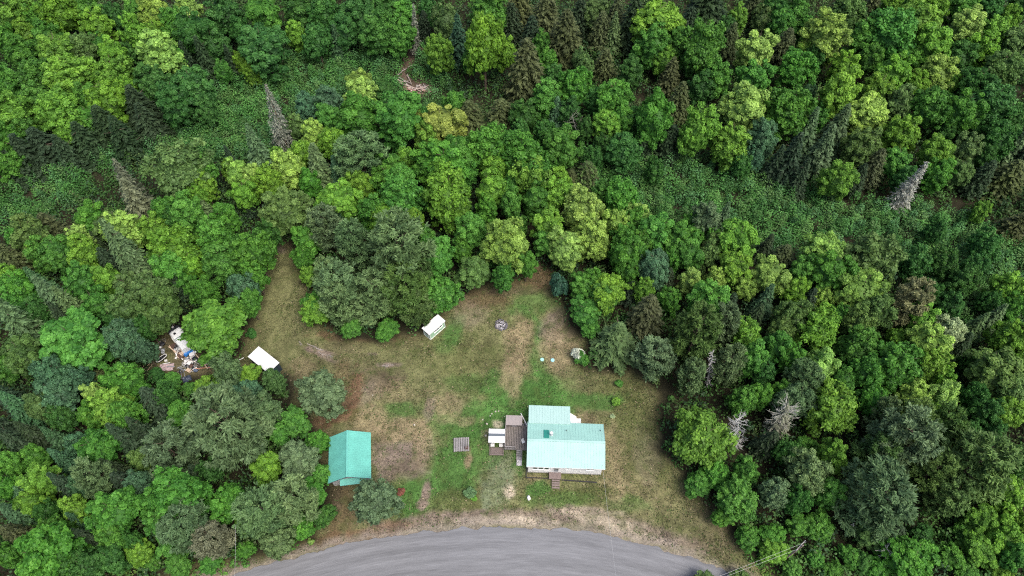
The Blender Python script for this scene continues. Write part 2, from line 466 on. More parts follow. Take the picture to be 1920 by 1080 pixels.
L.new(lum.outputs[0], lm.inputs['Value']); L.new(m2.outputs[0], gate.inputs[0]); L.new(lm.outputs[0], gate.inputs[1]); L.new(gate.outputs[0], mx.inputs['Fac'])
L.new(mx.outputs[0], b.inputs['Base Color'])
bp = nt.nodes.new("ShaderNodeBump"); bp.inputs['Strength'].default_value = 0.8; bp.inputs['Distance'].default_value = 0.12
L.new(n1.outputs['Fac'], bp.inputs['Height']); L.new(bp.outputs[0], b.inputs['Normal'])
b.inputs['Roughness'].default_value = 0.95; b.inputs['Specular IOR Level'].default_value = 0.1
me = fast_mesh("ground", V, F, gm)
a = me.attributes.new('cover', 'FLOAT_COLOR', 'POINT')
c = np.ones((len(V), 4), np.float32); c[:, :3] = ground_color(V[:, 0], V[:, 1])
a.data.foreach_set('color', c.ravel())
g = link_mesh("ground", me); tag(g, kind='structure')

# ------------------------------------------------------------------ road
K = 15
q = np.linspace(0, 1, K)
je = 1.0*(fnoise(np.arange(len(RT))*0.5, np.zeros(len(RT)), 2.0, 4)-0.5)+0.22*(rng.random(len(RT))-0.5)
jf = 0.3*(fnoise(np.arange(len(RT))*0.5, np.ones(len(RT))*9, 2.0, 6)-0.5)
off = q[None, :]*ROAD_W
off = off + je[:, None]*(1-q[None, :])**6 + jf[:, None]*q[None, :]**6
RX = RT[:, None, 0] + _nrm[:, None, 0]*off; RY = RT[:, None, 1] + _nrm[:, None, 1]*off
RZ = hz(RX, RY) + 0.02 + 0.10*(1-(2*q[None, :]-1)**2)
Vr = np.stack([RX.ravel(), RY.ravel(), RZ.ravel()], 1)
ii = (np.arange(len(RT)-1)[:, None]*K+np.arange(K-1)[None, :]).ravel()
Fr = np.stack([ii, ii+1, ii+K+1, ii+K], 1)[:, ::-1]
rm = bpy.data.materials.new("worn_asphalt"); rm.use_nodes = True
nt = rm.node_tree; L = nt.links; b = nt.nodes["Principled BSDF"]
uv = nt.nodes.new("ShaderNodeUVMap"); uv.uv_map = "UVMap"
def rn(sx, sy, lo, hi, det=4):
    mp = nt.nodes.new("ShaderNodeMapping"); mp.inputs['Scale'].default_value = (sx, sy, 1)
    L.new(uv.outputs[0], mp.inputs[0])
    n = nt.nodes.new("ShaderNodeTexNoise"); n.inputs['Scale'].default_value = 1; n.inputs['Detail'].default_value = det; n.inputs['Roughness'].default_value = 0.7
    L.new(mp.outputs[0], n.inputs['Vector'])
    m = nt.nodes.new("ShaderNodeMapRange"); m.inputs['From Min'].default_value = 0.3; m.inputs['From Max'].default_value = 0.7
    m.inputs['To Min'].default_value = lo; m.inputs['To Max'].default_value = hi
    L.new(n.outputs['Fac'], m.inputs['Value']); return m, n
a1, _ = rn(0.9, 0.05, 0.76, 1.22)      # wheel-worn streaks running along the road
a2, _ = rn(5, 0.35, 0.85, 1.15)
a3, n3 = rn(9, 9, 0.8, 1.22)
k1 = nt.nodes.new("ShaderNodeMath"); k1.operation = 'MULTIPLY'; L.new(a1.outputs[0], k1.inputs[0]); L.new(a2.outputs[0], k1.inputs[1])
k2 = nt.nodes.new("ShaderNodeMath"); k2.operation = 'MULTIPLY'; L.new(k1.outputs[0], k2.inputs[0]); L.new(a3.outputs[0], k2.inputs[1])
sc = nt.nodes.new("ShaderNodeVectorMath"); sc.operation = 'SCALE'; sc.inputs[0].default_value = (0.152, 0.156, 0.165)
L.new(k2.outputs[0], sc.inputs['Scale']); L.new(sc.outputs[0], b.inputs['Base Color'])
b.inputs['Roughness'].default_value = 0.9; b.inputs['Specular IOR Level'].default_value = 0.25
me = fast_mesh("road", Vr, Fr, rm)
uvl = me.uv_layers.new(name="UVMap")
vi = Fr.ravel(); U = np.stack([off.ravel()[vi], (vi//K)*0.5], 1).astype(np.float32)
uvl.data.foreach_set('uv', np.ascontiguousarray(U).ravel())
r = link_mesh("road", me); tag(r, kind='structure')
# ------------------------------------------------------------------ vegetation generators
def broad_crown(seed, K=60, lr=0.19, leaf=0.26, R=4.0, H=12.0, base=0.26, n=9500, spiky=0.0, low=-0.5, loose=0.0):
    r = np.random.default_rng(seed)
    cz = (base + 1) / 2 * H; az = (1 - base) / 2 * H
    d = unit(r.normal(size=(K * 3, 3))); d = d[d[:, 2] > low][:K]; K = len(d)
    ph = np.arctan2(d[:, 1], d[:, 0])
    irr = 1 + 0.13*np.cos(2*ph+r.random()*6)+0.10*np.cos(3*ph+r.random()*6)+0.07*np.cos(5*ph+r.random()*6)
    rad = r.uniform(0.62, 1.0, K)*irr
    rad = np.where(r.random(K) < 0.3, rad*0.68, rad)
    c = np.stack([d[:, 0]*rad*R*(1-lr), d[:, 1]*rad*R*(1-lr), cz+d[:, 2]*np.minimum(rad, 1.05)*(az-lr*R)], 1)
    lrad = R*lr*r.uniform(0.7, 1.35, K)
    w = lrad**2; w /= w.sum()
    k = r.choice(K, int(n*1.5), p=w)
    dd = unit(r.normal(size=(len(k), 3)) + np.array([0, 0, 0.35]) + 0.35*d[k])
    rr = lrad[k]*r.uniform(0.55, 1.1, len(k))
    if spiky > 0:
        rr = rr*(1+spiky*np.maximum(0, r.normal(size=len(k))))
    P = c[k]+dd*rr[:, None]*np.array([1, 1, 0.85])
    keep = np.ones(len(k), bool)
    for j in range(K):
        ins = (np.linalg.norm((P-c[j])/np.array([1, 1, 0.85]), axis=1) < 0.72*lrad[j]) & (k != j)
        keep &= ~ins
    # fewer leaves on the undersides
    keep &= (dd[:, 2] > -0.35) | (r.random(len(k)) < 0.3)
    P = P[keep]; dd = dd[keep]; kk = k[keep]
    if len(P) > n: P = P[:n]; dd = dd[:n]; kk = kk[:n]
    N = dd*0.75+np.array([0, 0, 0.35])+r.normal(size=P.shape)*0.42
    a = leaf*r.uniform(0.65, 1.35, len(P)); bb = a*r.uniform(0.5, 0.8, len(P))
    v, f = leaf_quads(P, N, a, bb, r)
    lt = r.uniform(-0.22, 0.22, K)
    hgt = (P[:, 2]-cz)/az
    tone = 0.42+lt[kk]+r.normal(size=len(P))*0.125+0.10*hgt  # light from above painted in: leaves lighten towards the crown's top
    # a sparse inner layer, coloured dark as inner shade, that closes the crown
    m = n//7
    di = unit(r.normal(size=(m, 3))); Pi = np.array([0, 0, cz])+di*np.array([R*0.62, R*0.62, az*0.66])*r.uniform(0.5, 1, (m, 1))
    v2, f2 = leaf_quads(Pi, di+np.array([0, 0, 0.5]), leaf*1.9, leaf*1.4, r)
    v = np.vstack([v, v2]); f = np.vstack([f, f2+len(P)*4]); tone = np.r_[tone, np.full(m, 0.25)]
    return v, f, np.clip(tone, 0, 1)

def pine_crown(seed, R=4.0, H=14.0, base=0.2, levels=11, arms=7, tufts=22, per=9):
    r = np.random.default_rng(seed)
    P = []; D = []; T = []
    for i in range(levels):
        t = base+(1-base)*(i+0.4)/levels
        prof = math.sin(math.pi*min(1, ((1-t)/(1-base))*0.62+0.12))**0.8
        n = max(3, int(arms*(0.6+0.5*prof)))
        a0 = r.random()*6.28
        for j in range(n):
            a = a0+j*6.283/n+r.normal()*0.22; Lb = R*prof*r.uniform(0.55, 1.15)
            up = r.uniform(0.08, 0.38); bt = r.uniform(-0.3, 0.3)
            nt_ = int(tufts*(0.35+Lb/R))
            s = r.uniform(0.3, 1.0, nt_)**0.6
            side = r.normal(size=nt_)*0.15*Lb*s*0.9
            x = Lb*s; z = t*H+up*Lb*s**2-0.05*Lb
            P.append(np.stack([x*math.cos(a)-side*math.sin(a), x*math.sin(a)+side*math.cos(a), z+r.normal(size=nt_)*0.12], 1))
            dv = np.stack([math.cos(a)-0.8*np.sign(side)*np.minimum(np.abs(side), 1)*math.sin(a), math.sin(a)+0.8*np.sign(side)*np.minimum(np.abs(side), 1)*math.cos(a), np.full(nt_, 0.35)], 1)
            D.append(dv); T.append(np.full(nt_, 0.52+bt)+0.12*(s-0.6))
    P = np.vstack(P); D = unit(np.vstack(D)); T = np.concatenate(T)
    m = len(P); Pk = np.repeat(P, per, 0); Dk = np.repeat(D, per, 0); Tk = np.repeat(T, per)
    ax = unit(Dk*0.8+r.normal(size=Dk.shape)*0.55+np.array([0, 0, 0.15]))
    ln = r.uniform(0.20, 0.42, len(Pk))
    Pq = Pk+ax*ln[:, None]*0.8+r.normal(size=Pk.shape)*0.07
    N = np.cross(ax, r.normal(size=ax.shape))+np.array([0, 0, 0.9])
    v, f = leaf_quads(Pq, N, ln, ln*0.30, r, ax)
    return v, f, np.clip(Tk+r.normal(size=len(Tk))*0.12, 0, 1)

def spruce_crown(seed, R=2.6, H=16.0, base=0.12, levels=24, arms=10, per=20, taper=1.0, droop=0.35, leaf=0.36, full=1.0):
    r = np.random.default_rng(seed)
    P = []; A = []; T = []
    for i in range(levels):
        t = base+(1-base)*(i+0.5)/levels
        prof = ((1-t)/(1-base))**taper
        n = int(arms*(0.45+0.6*prof)*full)+2
        a0 = r.random()*6.28
        for j in range(n):
            a = a0+j*6.283/n+r.normal()*0.2; Lb = R*prof*r.uniform(0.7, 1.12)+0.15
            q = int(per*(0.25+Lb/R))
            s = r.uniform(0.15, 1.0, q)**0.7
            side = r.uniform(-1, 1, q)*0.30*Lb*(1.1-s)
            z = t*H-droop*Lb*s**1.3+r.normal(size=q)*0.08
            x = Lb*s
            P.append(np.stack([x*math.cos(a)-side*math.sin(a), x*math.sin(a)+side*math.cos(a), z], 1))
            sd = np.sign(side)*0.7
            A.append(np.stack([math.cos(a)-sd*math.sin(a), math.sin(a)+sd*math.cos(a), np.full(q, -droop*0.8)], 1))
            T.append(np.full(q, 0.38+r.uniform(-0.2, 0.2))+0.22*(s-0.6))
    P = np.vstack(P); A = unit(np.vstack(A)); T = np.concatenate(T)
    A = unit(A+r.normal(size=A.shape)*0.25)
    N = np.array([0, 0, 1.0])+r.normal(size=A.shape)*0.35+0.5*A*np.array([1, 1, 0])
    ln = leaf*r.uniform(0.6, 1.3, len(P))
    v, f = leaf_quads(P, N, ln, ln*0.36, r, A)
    return v, f, np.clip(T+r.normal(size=len(T))*0.1, 0, 1)

def trunk_mb(H, r0, seed, limbs=0, R=3.0, base=0.3, snag=False):
    q = random.Random(seed); m = MB()
    pts = [(0, 0, -0.5)]; x = y = 0
    for i in range(1, 7):
        x += q.uniform(-.08, .08); y += q.uniform(-.08, .08); pts.append((x, y, H*0.93*i/6))
    m.tube(pts, [r0*1.25, r0, r0*.85, r0*.7, r0*.5, r0*.32, r0*.12], 7)
    for i in range(limbs):
        t = base+(0.9-base)*(i+q.random()*0.6)/limbs; a = q.random()*6.28
        Lb = R*q.uniform(.5, .85)*(1.15-t*0.6)
        p0 = Vector((x*t, y*t, H*t*0.93)); p1 = p0+Vector((math.cos(a)*Lb*.5, math.sin(a)*Lb*.5, Lb*.35)); p2 = p0+Vector((math.cos(a+.2)*Lb, math.sin(a+.2)*Lb, Lb*.8))
        m.tube([p0, p1, p2], [r0*.4, r0*.25, r0*.07], 5, False)
    return m

def dead_branches(H, R, seed, n=46, sub=6, conic=True, up=0.1, thick=0.05):
    q = random.Random(seed); m = MB()
    for i in range(n):
        t = 0.15+0.83*(i/n); a = q.random()*6.28
        Lb = (R*(1.05-t) if conic else R*(0.5+0.5*math.sin(t*3)))*q.uniform(.5, 1.1)+.25
        p0 = Vector((0, 0, H*t)); d = Vector((math.cos(a), math.sin(a), up+q.uniform(-.2, .25)))
        p1 = p0+d*Lb*.5; p2 = p0+d*Lb+Vector((q.uniform(-.2, .2), q.uniform(-.2, .2), q.uniform(-.1, .2)*Lb))
        m.tube([p0, p1, p2], [thick, thick*.7, thick*.3], 4, False)
        for k in range(sub):
            s = q.uniform(.25, .95); pb = p0+d*Lb*s
            e = pb+Vector((q.uniform(-1, 1), q.uniform(-1, 1), q.uniform(-.4, .6)))*Lb*.28
            m.tube([pb, e], [thick*.5, thick*.2], 3, False)
    return m

CROWNS = {}
def reg(kind, arr, name, m=FOL):
    v, f, t = arr
    CROWNS.setdefault(kind, []).append((fast_mesh(name, v, f, m, tone=t), arr))
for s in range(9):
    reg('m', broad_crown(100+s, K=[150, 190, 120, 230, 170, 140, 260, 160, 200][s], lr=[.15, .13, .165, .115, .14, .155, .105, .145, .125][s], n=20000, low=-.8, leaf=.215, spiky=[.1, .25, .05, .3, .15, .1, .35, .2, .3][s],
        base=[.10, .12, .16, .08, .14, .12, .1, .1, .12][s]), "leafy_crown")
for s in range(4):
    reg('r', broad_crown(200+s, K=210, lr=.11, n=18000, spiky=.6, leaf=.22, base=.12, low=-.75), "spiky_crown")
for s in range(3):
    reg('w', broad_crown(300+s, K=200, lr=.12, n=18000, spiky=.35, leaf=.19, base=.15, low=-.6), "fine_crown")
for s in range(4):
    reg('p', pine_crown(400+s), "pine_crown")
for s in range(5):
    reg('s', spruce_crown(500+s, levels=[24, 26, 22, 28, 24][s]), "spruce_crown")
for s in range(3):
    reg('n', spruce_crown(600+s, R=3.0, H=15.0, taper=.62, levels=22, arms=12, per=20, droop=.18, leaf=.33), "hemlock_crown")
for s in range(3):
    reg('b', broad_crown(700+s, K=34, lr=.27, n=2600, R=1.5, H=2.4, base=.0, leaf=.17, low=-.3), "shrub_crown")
NOM = {'m': (4, 12), 'r': (4, 12), 'w': (4, 12), 'p': (4, 14), 's': (2.6, 16), 'n': (3, 15), 'b': (1.5, 2.4)}
TRUNKS = {}
for k, (R_, H_) in NOM.items():
    TRUNKS[k] = [trunk_mb(H_, 0.20 if k not in 'b' else 0.05, 40+i, limbs=10 if k in 'mrwp' else 4, R=R_).mesh(k+"_trunk_mesh", BARK) for i in range(2)]

TONE = {'L': (.112, .262, .032), 'Y': (.195, .350, .072), 'G': (.064, .200, .030), 'D': (.042, .136, .028), 'O': (.080, .160, .044), 'B': (.062, .150, .072), 'S': (.100, .180, .080),
        'N': (.080, .108, .044), 'K': (.036, .070, .034), 'R': (.195, .270, .065), 'T': (.155, .185, .105), 'W': (.28, .40, .22), 'X': (.046, .118, .070)}
CWORD = {'L': 'lime green', 'Y': 'pale yellow green', 'G': 'fresh mid green', 'D': 'deep green', 'O': 'olive green', 'B': 'bluish green', 'S': 'sage grey', 'N': 'brownish', 'K': 'blackish green',
         'R': 'orange tinged', 'T': 'tan', 'W': 'whitish green', 'X': 'dark bluish'}
KWORD = {'m': ('leafy_tree', 'leafy tree'), 'r': ('ash_tree', 'feathery ash'), 'w': ('alder_tree', 'fine leaved alder'), 'p': ('pine_tree', 'plumed pine'),
         's': ('spruce_tree', 'pointed spruce'), 'n': ('hemlock_tree', 'broad hemlock'), 'b': ('shrub', 'round shrub')}
KGROUP = {'leafy_tree': 'leafy trees of the woods', 'small_tree': 'small trees of the woods', 'bush': 'bushes between the trees', 'ash_tree': 'feathery trees of the woods', 'alder_tree': 'fine leaved trees of the woods', 'pine_tree': 'pines of the woods', 'spruce_tree': 'spruces of the woods', 'hemlock_tree': 'hemlocks of the woods', 'shrub': 'shrubs at the edge of the woods'}
# tiles of the survey photo: origin, then  x,y,width,kind+colour[,height factor]  (3 units to a survey pixel)
TILES = [
((0, 0), """100,70,200,mL 20,210,150,mG 210,120,150,mG 330,60,200,mL 480,40,160,mG 540,140,150,mL 640,90,110,mD 750,180,130,mL,1.3 870,60,180,mY 1050,40,130,mY 890,300,230,mY
330,280,200,mL 200,430,180,mG 120,290,160,mG 40,450,150,mG 390,420,250,mL 640,420,200,mL 470,270,140,mO 640,300,160,mL 600,540,200,mL 60,620,220,mL 30,780,160,mG 330,620,220,mL 390,740,120,mL 30,900,150,mG
500,560,150,mG 1100,170,230,mD 1260,60,180,mD 1200,240,150,mD 1480,60,200,mG 1480,250,240,mD 1680,40,180,mD 1660,190,110,mL 1830,80,170,mD 1780,220,150,mD 980,130,150,mG 760,60,120,mG 1350,170,120,mD
1060,340,90,sK 1150,330,110,sK 1300,350,80,sK 1250,390,90,mG 1360,340,80,mL 1410,400,90,mL 870,460,180,mD 1080,470,200,mD 980,570,190,mD 790,610,190,sK,.72 600,710,190,sK,.65 480,790,170,sK,.65 250,830,220,sK,.62 150,870,190,sK,.65
690,770,170,sK,.7 830,690,160,sK,.7 370,860,150,sK,.7 90,940,140,sK,.7 1900,250,90,sB 1450,850,140,sS,1.1 1300,900,70,sK 1000,930,280,rO 1110,950,170,rG 1140,1040,120,mL 1290,960,80,mL 1330,970,140,mY 1420,1000,120,mY 1620,940,170,mY
1760,760,140,mY 1670,710,110,mO 1560,870,70,mL 1510,1010,160,mL 1850,670,140,mG 1880,800,150,mL 1700,860,120,mL 1800,950,150,sS 1900,980,100,sB 1600,965,60,sK 1720,600,120,wB 1850,570,140,wB 1160,620,120,wD
30,60,140,mG 880,180,120,mL 560,250,110,mG 260,200,140,mG 150,190,130,mL 700,280,100,mD 1000,330,110,mG 730,510,120,mL 200,560,150,mG 130,720,130,mG 500,660,120,mG"""),
((640, 0), """90,80,190,mD 200,170,190,mD 250,50,170,mD 330,200,150,mG 330,60,150,mG 20,170,150,mD 590,110,130,mO,1.2 540,280,130,mL,1.3 660,230,130,sX,1.0 800,230,210,mL,1.5 830,50,190,mG 920,290,110,mL,1.2 1000,40,150,nN 1150,100,160,nN
1260,220,190,nN 1040,400,200,nN,1.1 1130,240,100,mG 1420,70,140,mO 1540,110,120,nN 1530,190,100,sS 1640,110,160,sK 1460,180,120,nN 1480,370,130,nN,.8 1370,370,100,mO 1320,480,180,mG 1190,440,130,mD 1150,540,160,mG
1530,540,190,mG 1630,400,130,mD 1780,110,240,mL 1760,240,190,mG 1870,240,140,mG 1890,150,110,mL 1760,650,200,mG,1.3 1490,700,150,mL 1580,670,140,mG 1240,820,190,mG 1210,640,110,sB,.8 100,460,120,mY 110,530,160,mY 90,650,230,mG
235,530,150,wD,.6 500,60,120,mD 470,150,80,nK 330,650,260,mG 630,590,130,mG 720,660,160,nN,.7 900,660,180,nN,.7 560,690,240,mR,.9 490,760,150,mL 1020,650,160,mD 345,770,90,sK,.7 295,790,60,sK,.7 120,890,220,pS 30,830,110,mG 360,890,110,mL 270,950,170,mG
500,900,190,mG 650,870,210,mG 830,820,220,rG 1010,860,230,rG 870,860,45,sS,.9 860,950,140,mL 1080,990,200,rL 1230,1040,150,mL 580,1020,200,rL 90,1030,130,mL 330,1030,180,mG 1050,1030,50,sN 1380,990,140,nO,.7 1290,1000,90,nN,.6
1420,890,100,wD 1590,850,170,wD 1340,330,90,mO 1900,570,120,nN 1850,430,110,nN 960,130,110,nK 720,330,90,mD 1070,200,110,nK 1340,110,120,nK 1700,190,90,nK 1820,330,120,mL 1680,300,90,mG 1160,330,100,mG
1000,740,110,mD 1140,740,120,mD 1290,620,120,mD 1420,560,100,mD 1640,680,110,mD 1700,820,120,nK,.8 1850,800,140,nK,.8 1760,950,100,mD 1380,720,90,mD 1480,820,100,mD 700,960,120,mG 1180,900,110,mG 960,1040,110,mG"""),
((1280, 0), """130,60,220,nK 30,150,110,nK 520,50,150,mD 310,100,110,mL 390,40,100,nN 640,80,150,mG 560,130,140,mG 450,100,110,mO 940,60,160,mO 1060,40,100,nN 1170,40,110,mL 1290,40,110,mG 1420,40,150,mL 1590,50,150,mG 1720,50,150,mD 1830,110,120,mL 1890,40,110,mD
110,240,220,rG,1.2 60,340,120,mD 190,430,150,mG 110,480,130,mD 265,230,100,nN 410,270,190,mY 400,430,180,mG 560,290,140,nN 810,190,240,mY 700,260,110,mL 640,380,180,mG 910,370,140,mL 880,510,200,mL,1.2 740,330,110,mD
1020,200,160,mG 1180,180,240,rG 1330,120,220,mL 1400,250,200,mL 1600,150,190,mY 1560,320,150,mD 1680,270,160,mL 1750,180,160,mL 1870,230,160,mO 1800,380,190,mO 1640,470,180,mD 1430,410,180,mY 1180,400,200,mL 1100,500,170,mL
1290,330,130,mG 1060,330,130,mG 1220,570,160,mO 1400,600,190,mG 1570,620,180,mG,1.2 90,720,180,mL,1.3 350,600,240,mY 480,560,80,mY 270,800,190,mL 600,620,240,mG 770,650,110,mG 700,530,80,wB 440,780,180,wB 400,890,100,wB
700,740,130,sS 860,740,150,sS 600,900,160,sK 780,850,150,sS 1040,630,200,mY 1010,820,190,mO 1230,750,180,mL 1420,860,160,mL 1440,970,140,mG 880,1000,170,mL 1070,940,120,nN 1200,900,140,mG 1600,830,140,mO 1560,960,120,mO 1500,720,110,mD
1740,580,220,rD 1850,680,150,mD 1780,780,170,wD 1850,850,120,sS 1830,1000,180,nN,.7 1640,700,100,mD 1690,880,110,wD 1900,900,110,nK 240,150,90,mD 690,160,100,mG 980,90,100,mD 1510,470,110,mL 1300,480,130,mL 1750,470,110,mO 330,930,100,wD 520,930,110,sK 660,1000,110,sK 980,1010,100,nK 1260,1000,110,mD 1680,1000,110,nK"""),
((0, 360), """280,190,130,nN,.7 170,240,190,mO 70,380,150,nN,.8 110,260,110,wG 330,330,180,mG 240,340,150,mG 200,320,110,mL 450,260,130,mY 470,340,160,mL 530,150,160,mG 610,180,150,mO 690,210,210,mY 700,330,180,sS,1.2 770,400,140,sS 560,290,70,sK 780,70,160,sT
860,210,150,mL 980,310,240,rL 1060,400,150,mL 960,430,190,mG 930,110,150,mG 1040,110,180,mG 1150,110,110,nS,.8 1270,150,150,mG 1200,240,180,mG 1430,330,210,wG 1250,390,190,wG 1390,80,60,nK 1600,90,230,mO 1510,230,130,wD 1330,350,130,mG 1430,470,130,wG
460,500,170,mG 600,490,150,mL 730,540,160,mO 850,560,220,mO 900,650,210,mO 700,650,170,mO 230,520,110,sB 300,590,150,sS 400,640,140,sS 100,520,170,mG 60,620,150,mG 100,720,180,sS 540,620,150,mG 410,820,340,mG,.8 690,820,190,wB 800,890,120,wB
130,900,200,mO 40,970,130,mG 1370,540,150,wB 1400,620,120,wG 1140,560,150,wG 1200,750,330,mL,.65 1375,1050,150,mL,.55 1275,1000,150,wS 1540,1060,110,wO 700,1050,180,mG 560,1050,100,nN,.6 300,1040,190,wB 450,1050,130,wB
1720,260,150,mG,.8 1740,470,90,mL,.6 1700,360,110,rG,.7 1780,650,160,rL,.6 1840,480,140,pS 1800,200,130,pS 1890,620,150,pS 1010,530,100,nK 980,150,110,mD 620,400,110,nK 200,650,120,mD 20,480,120,mL 640,720,110,mD 350,700,100,sK 820,760,110,wD 960,1075,110,wG,.4 1060,1105,80,wG,.35 880,1030,80,wD,.4 1110,30,120,mL 1370,10,130,mL"""),
((560, 280), """60,180,120,mG 110,120,140,sS 220,140,100,sB 500,160,160,mG 230,280,210,mL 370,210,120,mL 580,270,230,rG 420,340,160,rG 480,400,160,mL 640,410,130,mL 830,260,240,rL,1.1 820,80,230,mG 1130,100,120,mL 1080,220,180,mL 1190,300,120,mG,1.2
1060,330,120,mG 1330,150,180,rG 1460,240,160,mL 1330,270,150,mG 1400,420,170,mL 1390,510,120,mG 1620,150,140,nN,.7 1530,180,90,nN,.7 1810,270,190,rG 1600,330,220,mY 1500,550,190,mY 1650,480,210,mY 1780,420,150,mY 1850,560,200,mG 1890,400,130,mG
960,460,180,mG 1170,520,250,mY,1.1 1280,640,110,mG 1150,710,120,mG,.9 980,690,180,mO,.7 770,590,190,mG 800,800,200,mG,.7 310,520,150,pS,1.1 160,430,150,pS 240,400,90,sB 560,560,300,pS,1.1 600,770,230,pO,.85 430,800,190,pS,.9 220,770,210,pS,.9
660,880,160,pO,.7 370,900,140,pS,.6 60,700,100,mL,.6 110,870,150,rG,.6 300,1000,110,wG,.5 500,1010,120,wG,.5 1460,770,110,bX,2.2 1610,750,150,mG,.8 1740,790,190,mL,.8 1610,910,170,mG,.6 1640,1000,110,mG,.5 1785,1065,215,sS,.60 1700,250,110,mD
920,560,110,mG 1060,600,110,wD,.7 1240,430,90,mG 700,490,110,mG 330,130,90,nK 30,330,130,mO 690,690,120,pO"""),
((1280, 360), """130,160,170,wS 230,140,80,sS 50,170,90,mG 310,260,210,mL 40,310,130,mG 130,360,120,nN,.8 180,290,110,mO 470,310,100,sK,.8 560,370,140,nN,.7 300,420,180,mL 490,460,190,mY 180,500,120,mY 40,500,120,mY 150,600,210,mG 350,530,110,mY 640,550,130,mL
790,330,220,mY 830,440,240,mG 1080,360,270,mO 670,450,140,mG 1130,470,110,wB 1000,540,240,mY 790,590,110,rY 1270,620,180,pT 1340,700,160,mL 1090,660,190,wO 460,610,110,sB 630,700,180,mO 560,770,140,mO 770,760,210,rL 540,870,150,mG 620,930,150,mG
360,800,150,rL 400,930,170,mG 80,790,240,pO,1.1 230,730,140,pS 260,970,150,pS 50,1030,130,pS 780,970,170,mY 1000,870,210,mG 1200,960,260,mG 1040,1010,190,mG 990,730,160,wO 1380,850,220,mY 1480,790,160,wW 1400,970,190,mL 1200,820,100,mL
1640,760,110,sS,.9 1740,710,110,sS,.9 1850,550,180,mL 1850,640,130,mG 1680,100,90,mL 1870,200,170,nN,.6 1850,810,180,mL 1750,1000,240,mO 1890,960,110,mL 1460,1060,130,mL 900,1060,140,mG 680,1060,150,pS 1600,960,90,wD 460,1010,120,mD 1310,400,150,wD
1460,400,150,wD 1580,500,150,wD 1730,620,110,wD 1380,560,120,wD 1500,640,130,wD 260,640,90,nK 410,700,90,nK 880,690,110,mG 700,620,100,nK 1560,860,90,nK 1700,300,150,wD 1420,220,110,wD 1650,420,120,wD"""),
((0, 720), """40,70,120,sK 110,130,140,sB 230,120,150,mO 330,70,180,wB 340,180,130,wD 540,60,130,mY 610,120,190,mL 520,170,130,mG 700,170,160,mG 870,100,140,nK 1030,170,160,mG,.7 1180,40,160,mL,.7 1370,50,150,wB,.7 1280,220,360,pS,.9 960,370,230,pS,.8 1460,150,200,wS,.7
800,420,110,mO 1650,210,150,mG,.6 1780,320,120,mG,.6 1570,280,110,mG,.6 1680,420,180,wS,.7 1500,470,160,mL,.7 1490,720,240,pS,.8 1660,640,220,pS,.8 1750,620,150,mG,.6 1280,660,190,mG,.8 1370,780,100,mL,.5 1000,610,260,rG 880,660,160,rG 770,560,130,wB 900,770,150,mG
950,900,140,mG,.7 1050,790,220,pS,.8 1190,870,160,pT,.7 640,710,240,mG 620,840,160,mG 540,360,200,mG 450,340,120,wB 350,420,90,sB 310,300,90,sB 100,330,130,sK 60,450,120,mG 220,540,170,mL 160,610,130,wB 540,520,150,pS 460,570,120,wB 420,700,130,mL
180,660,150,mL 40,580,120,mG 90,730,120,sB 270,960,310,mG 310,820,160,mG 450,770,90,sB 490,870,120,sK 100,850,120,nN 30,960,120,mG 780,940,140,mL,.7 620,970,140,mD 480,1020,180,wD 1560,890,150,wS,.7 1380,930,90,wG,.4 1700,800,130,wG,.5 1820,740,110,wD,.5
1180,480,120,wD 1800,500,110,mG,.5 700,560,120,nK 270,720,110,wD 690,300,130,sK 790,260,120,sK 930,60,110,wD 180,280,110,sK 640,480,100,sK 360,560,110,sK 740,880,100,wD 850,1000,90,wG,.4 1000,1010,130,wG,.5 1180,1000,120,wG,.4 200,400,110,mG 20,240,120,sK 1110,500,110,sK,.7 1440,330,120,mG,.6"""),
((1280, 720), """110,290,280,rL,.8 350,80,140,mG 440,60,120,mG 640,90,190,wS 550,40,110,mG 850,130,230,rL 1080,90,150,mG 1290,60,150,mY 1460,70,160,mY 1410,170,120,mL 1130,170,130,pS 1290,200,170,pO 1250,320,260,pS,1.1 1460,230,170,pO 1500,290,120,mL
1100,400,180,pO 1650,450,310,pO 1390,500,170,pO 1500,620,180,pO,.8 1090,640,310,pS 700,480,210,wS 520,610,150,wS 840,400,170,mL 640,650,140,wD 830,610,140,mG 310,650,210,wG,.7 240,740,120,wG,.5 190,500,150,mG,.6 360,480,120,mG 500,850,130,wG,.5
370,860,120,mG,.5 520,940,140,mL,.5 660,790,130,mG,.5 770,800,150,wG,.5 1060,830,170,mO,.6 950,970,110,mG,.5 1280,980,250,mG,.7 1500,970,140,wG,.6 1680,930,170,mL,.7 1800,1040,140,mL,.6 1880,970,150,mG 1850,620,180,mL 1690,760,160,mL,.8 1810,850,190,mL,.8
1890,770,110,mL 1850,60,190,mO 1830,150,170,mL 1700,150,160,wD 1640,60,130,mD 1600,260,110,wD 1740,270,110,wD 1010,1000,110,wD,.5 90,560,130,mG,.5 600,380,130,wD 480,330,110,nK 690,350,110,wG,.6 1780,600,120,mO 1350,850,110,wD,.5 1200,830,110,nK,.5 1600,850,130,wG,.5
750,980,100,wG,.4 850,1050,110,wG,.4 620,1040,100,wG,.4 1100,1040,120,wG,.5 1600,1050,120,wG,.5 140,1165,190,wO,.3 330,1150,160,wO,.3 1890,460,110,wD 560,130,80,mG"""),
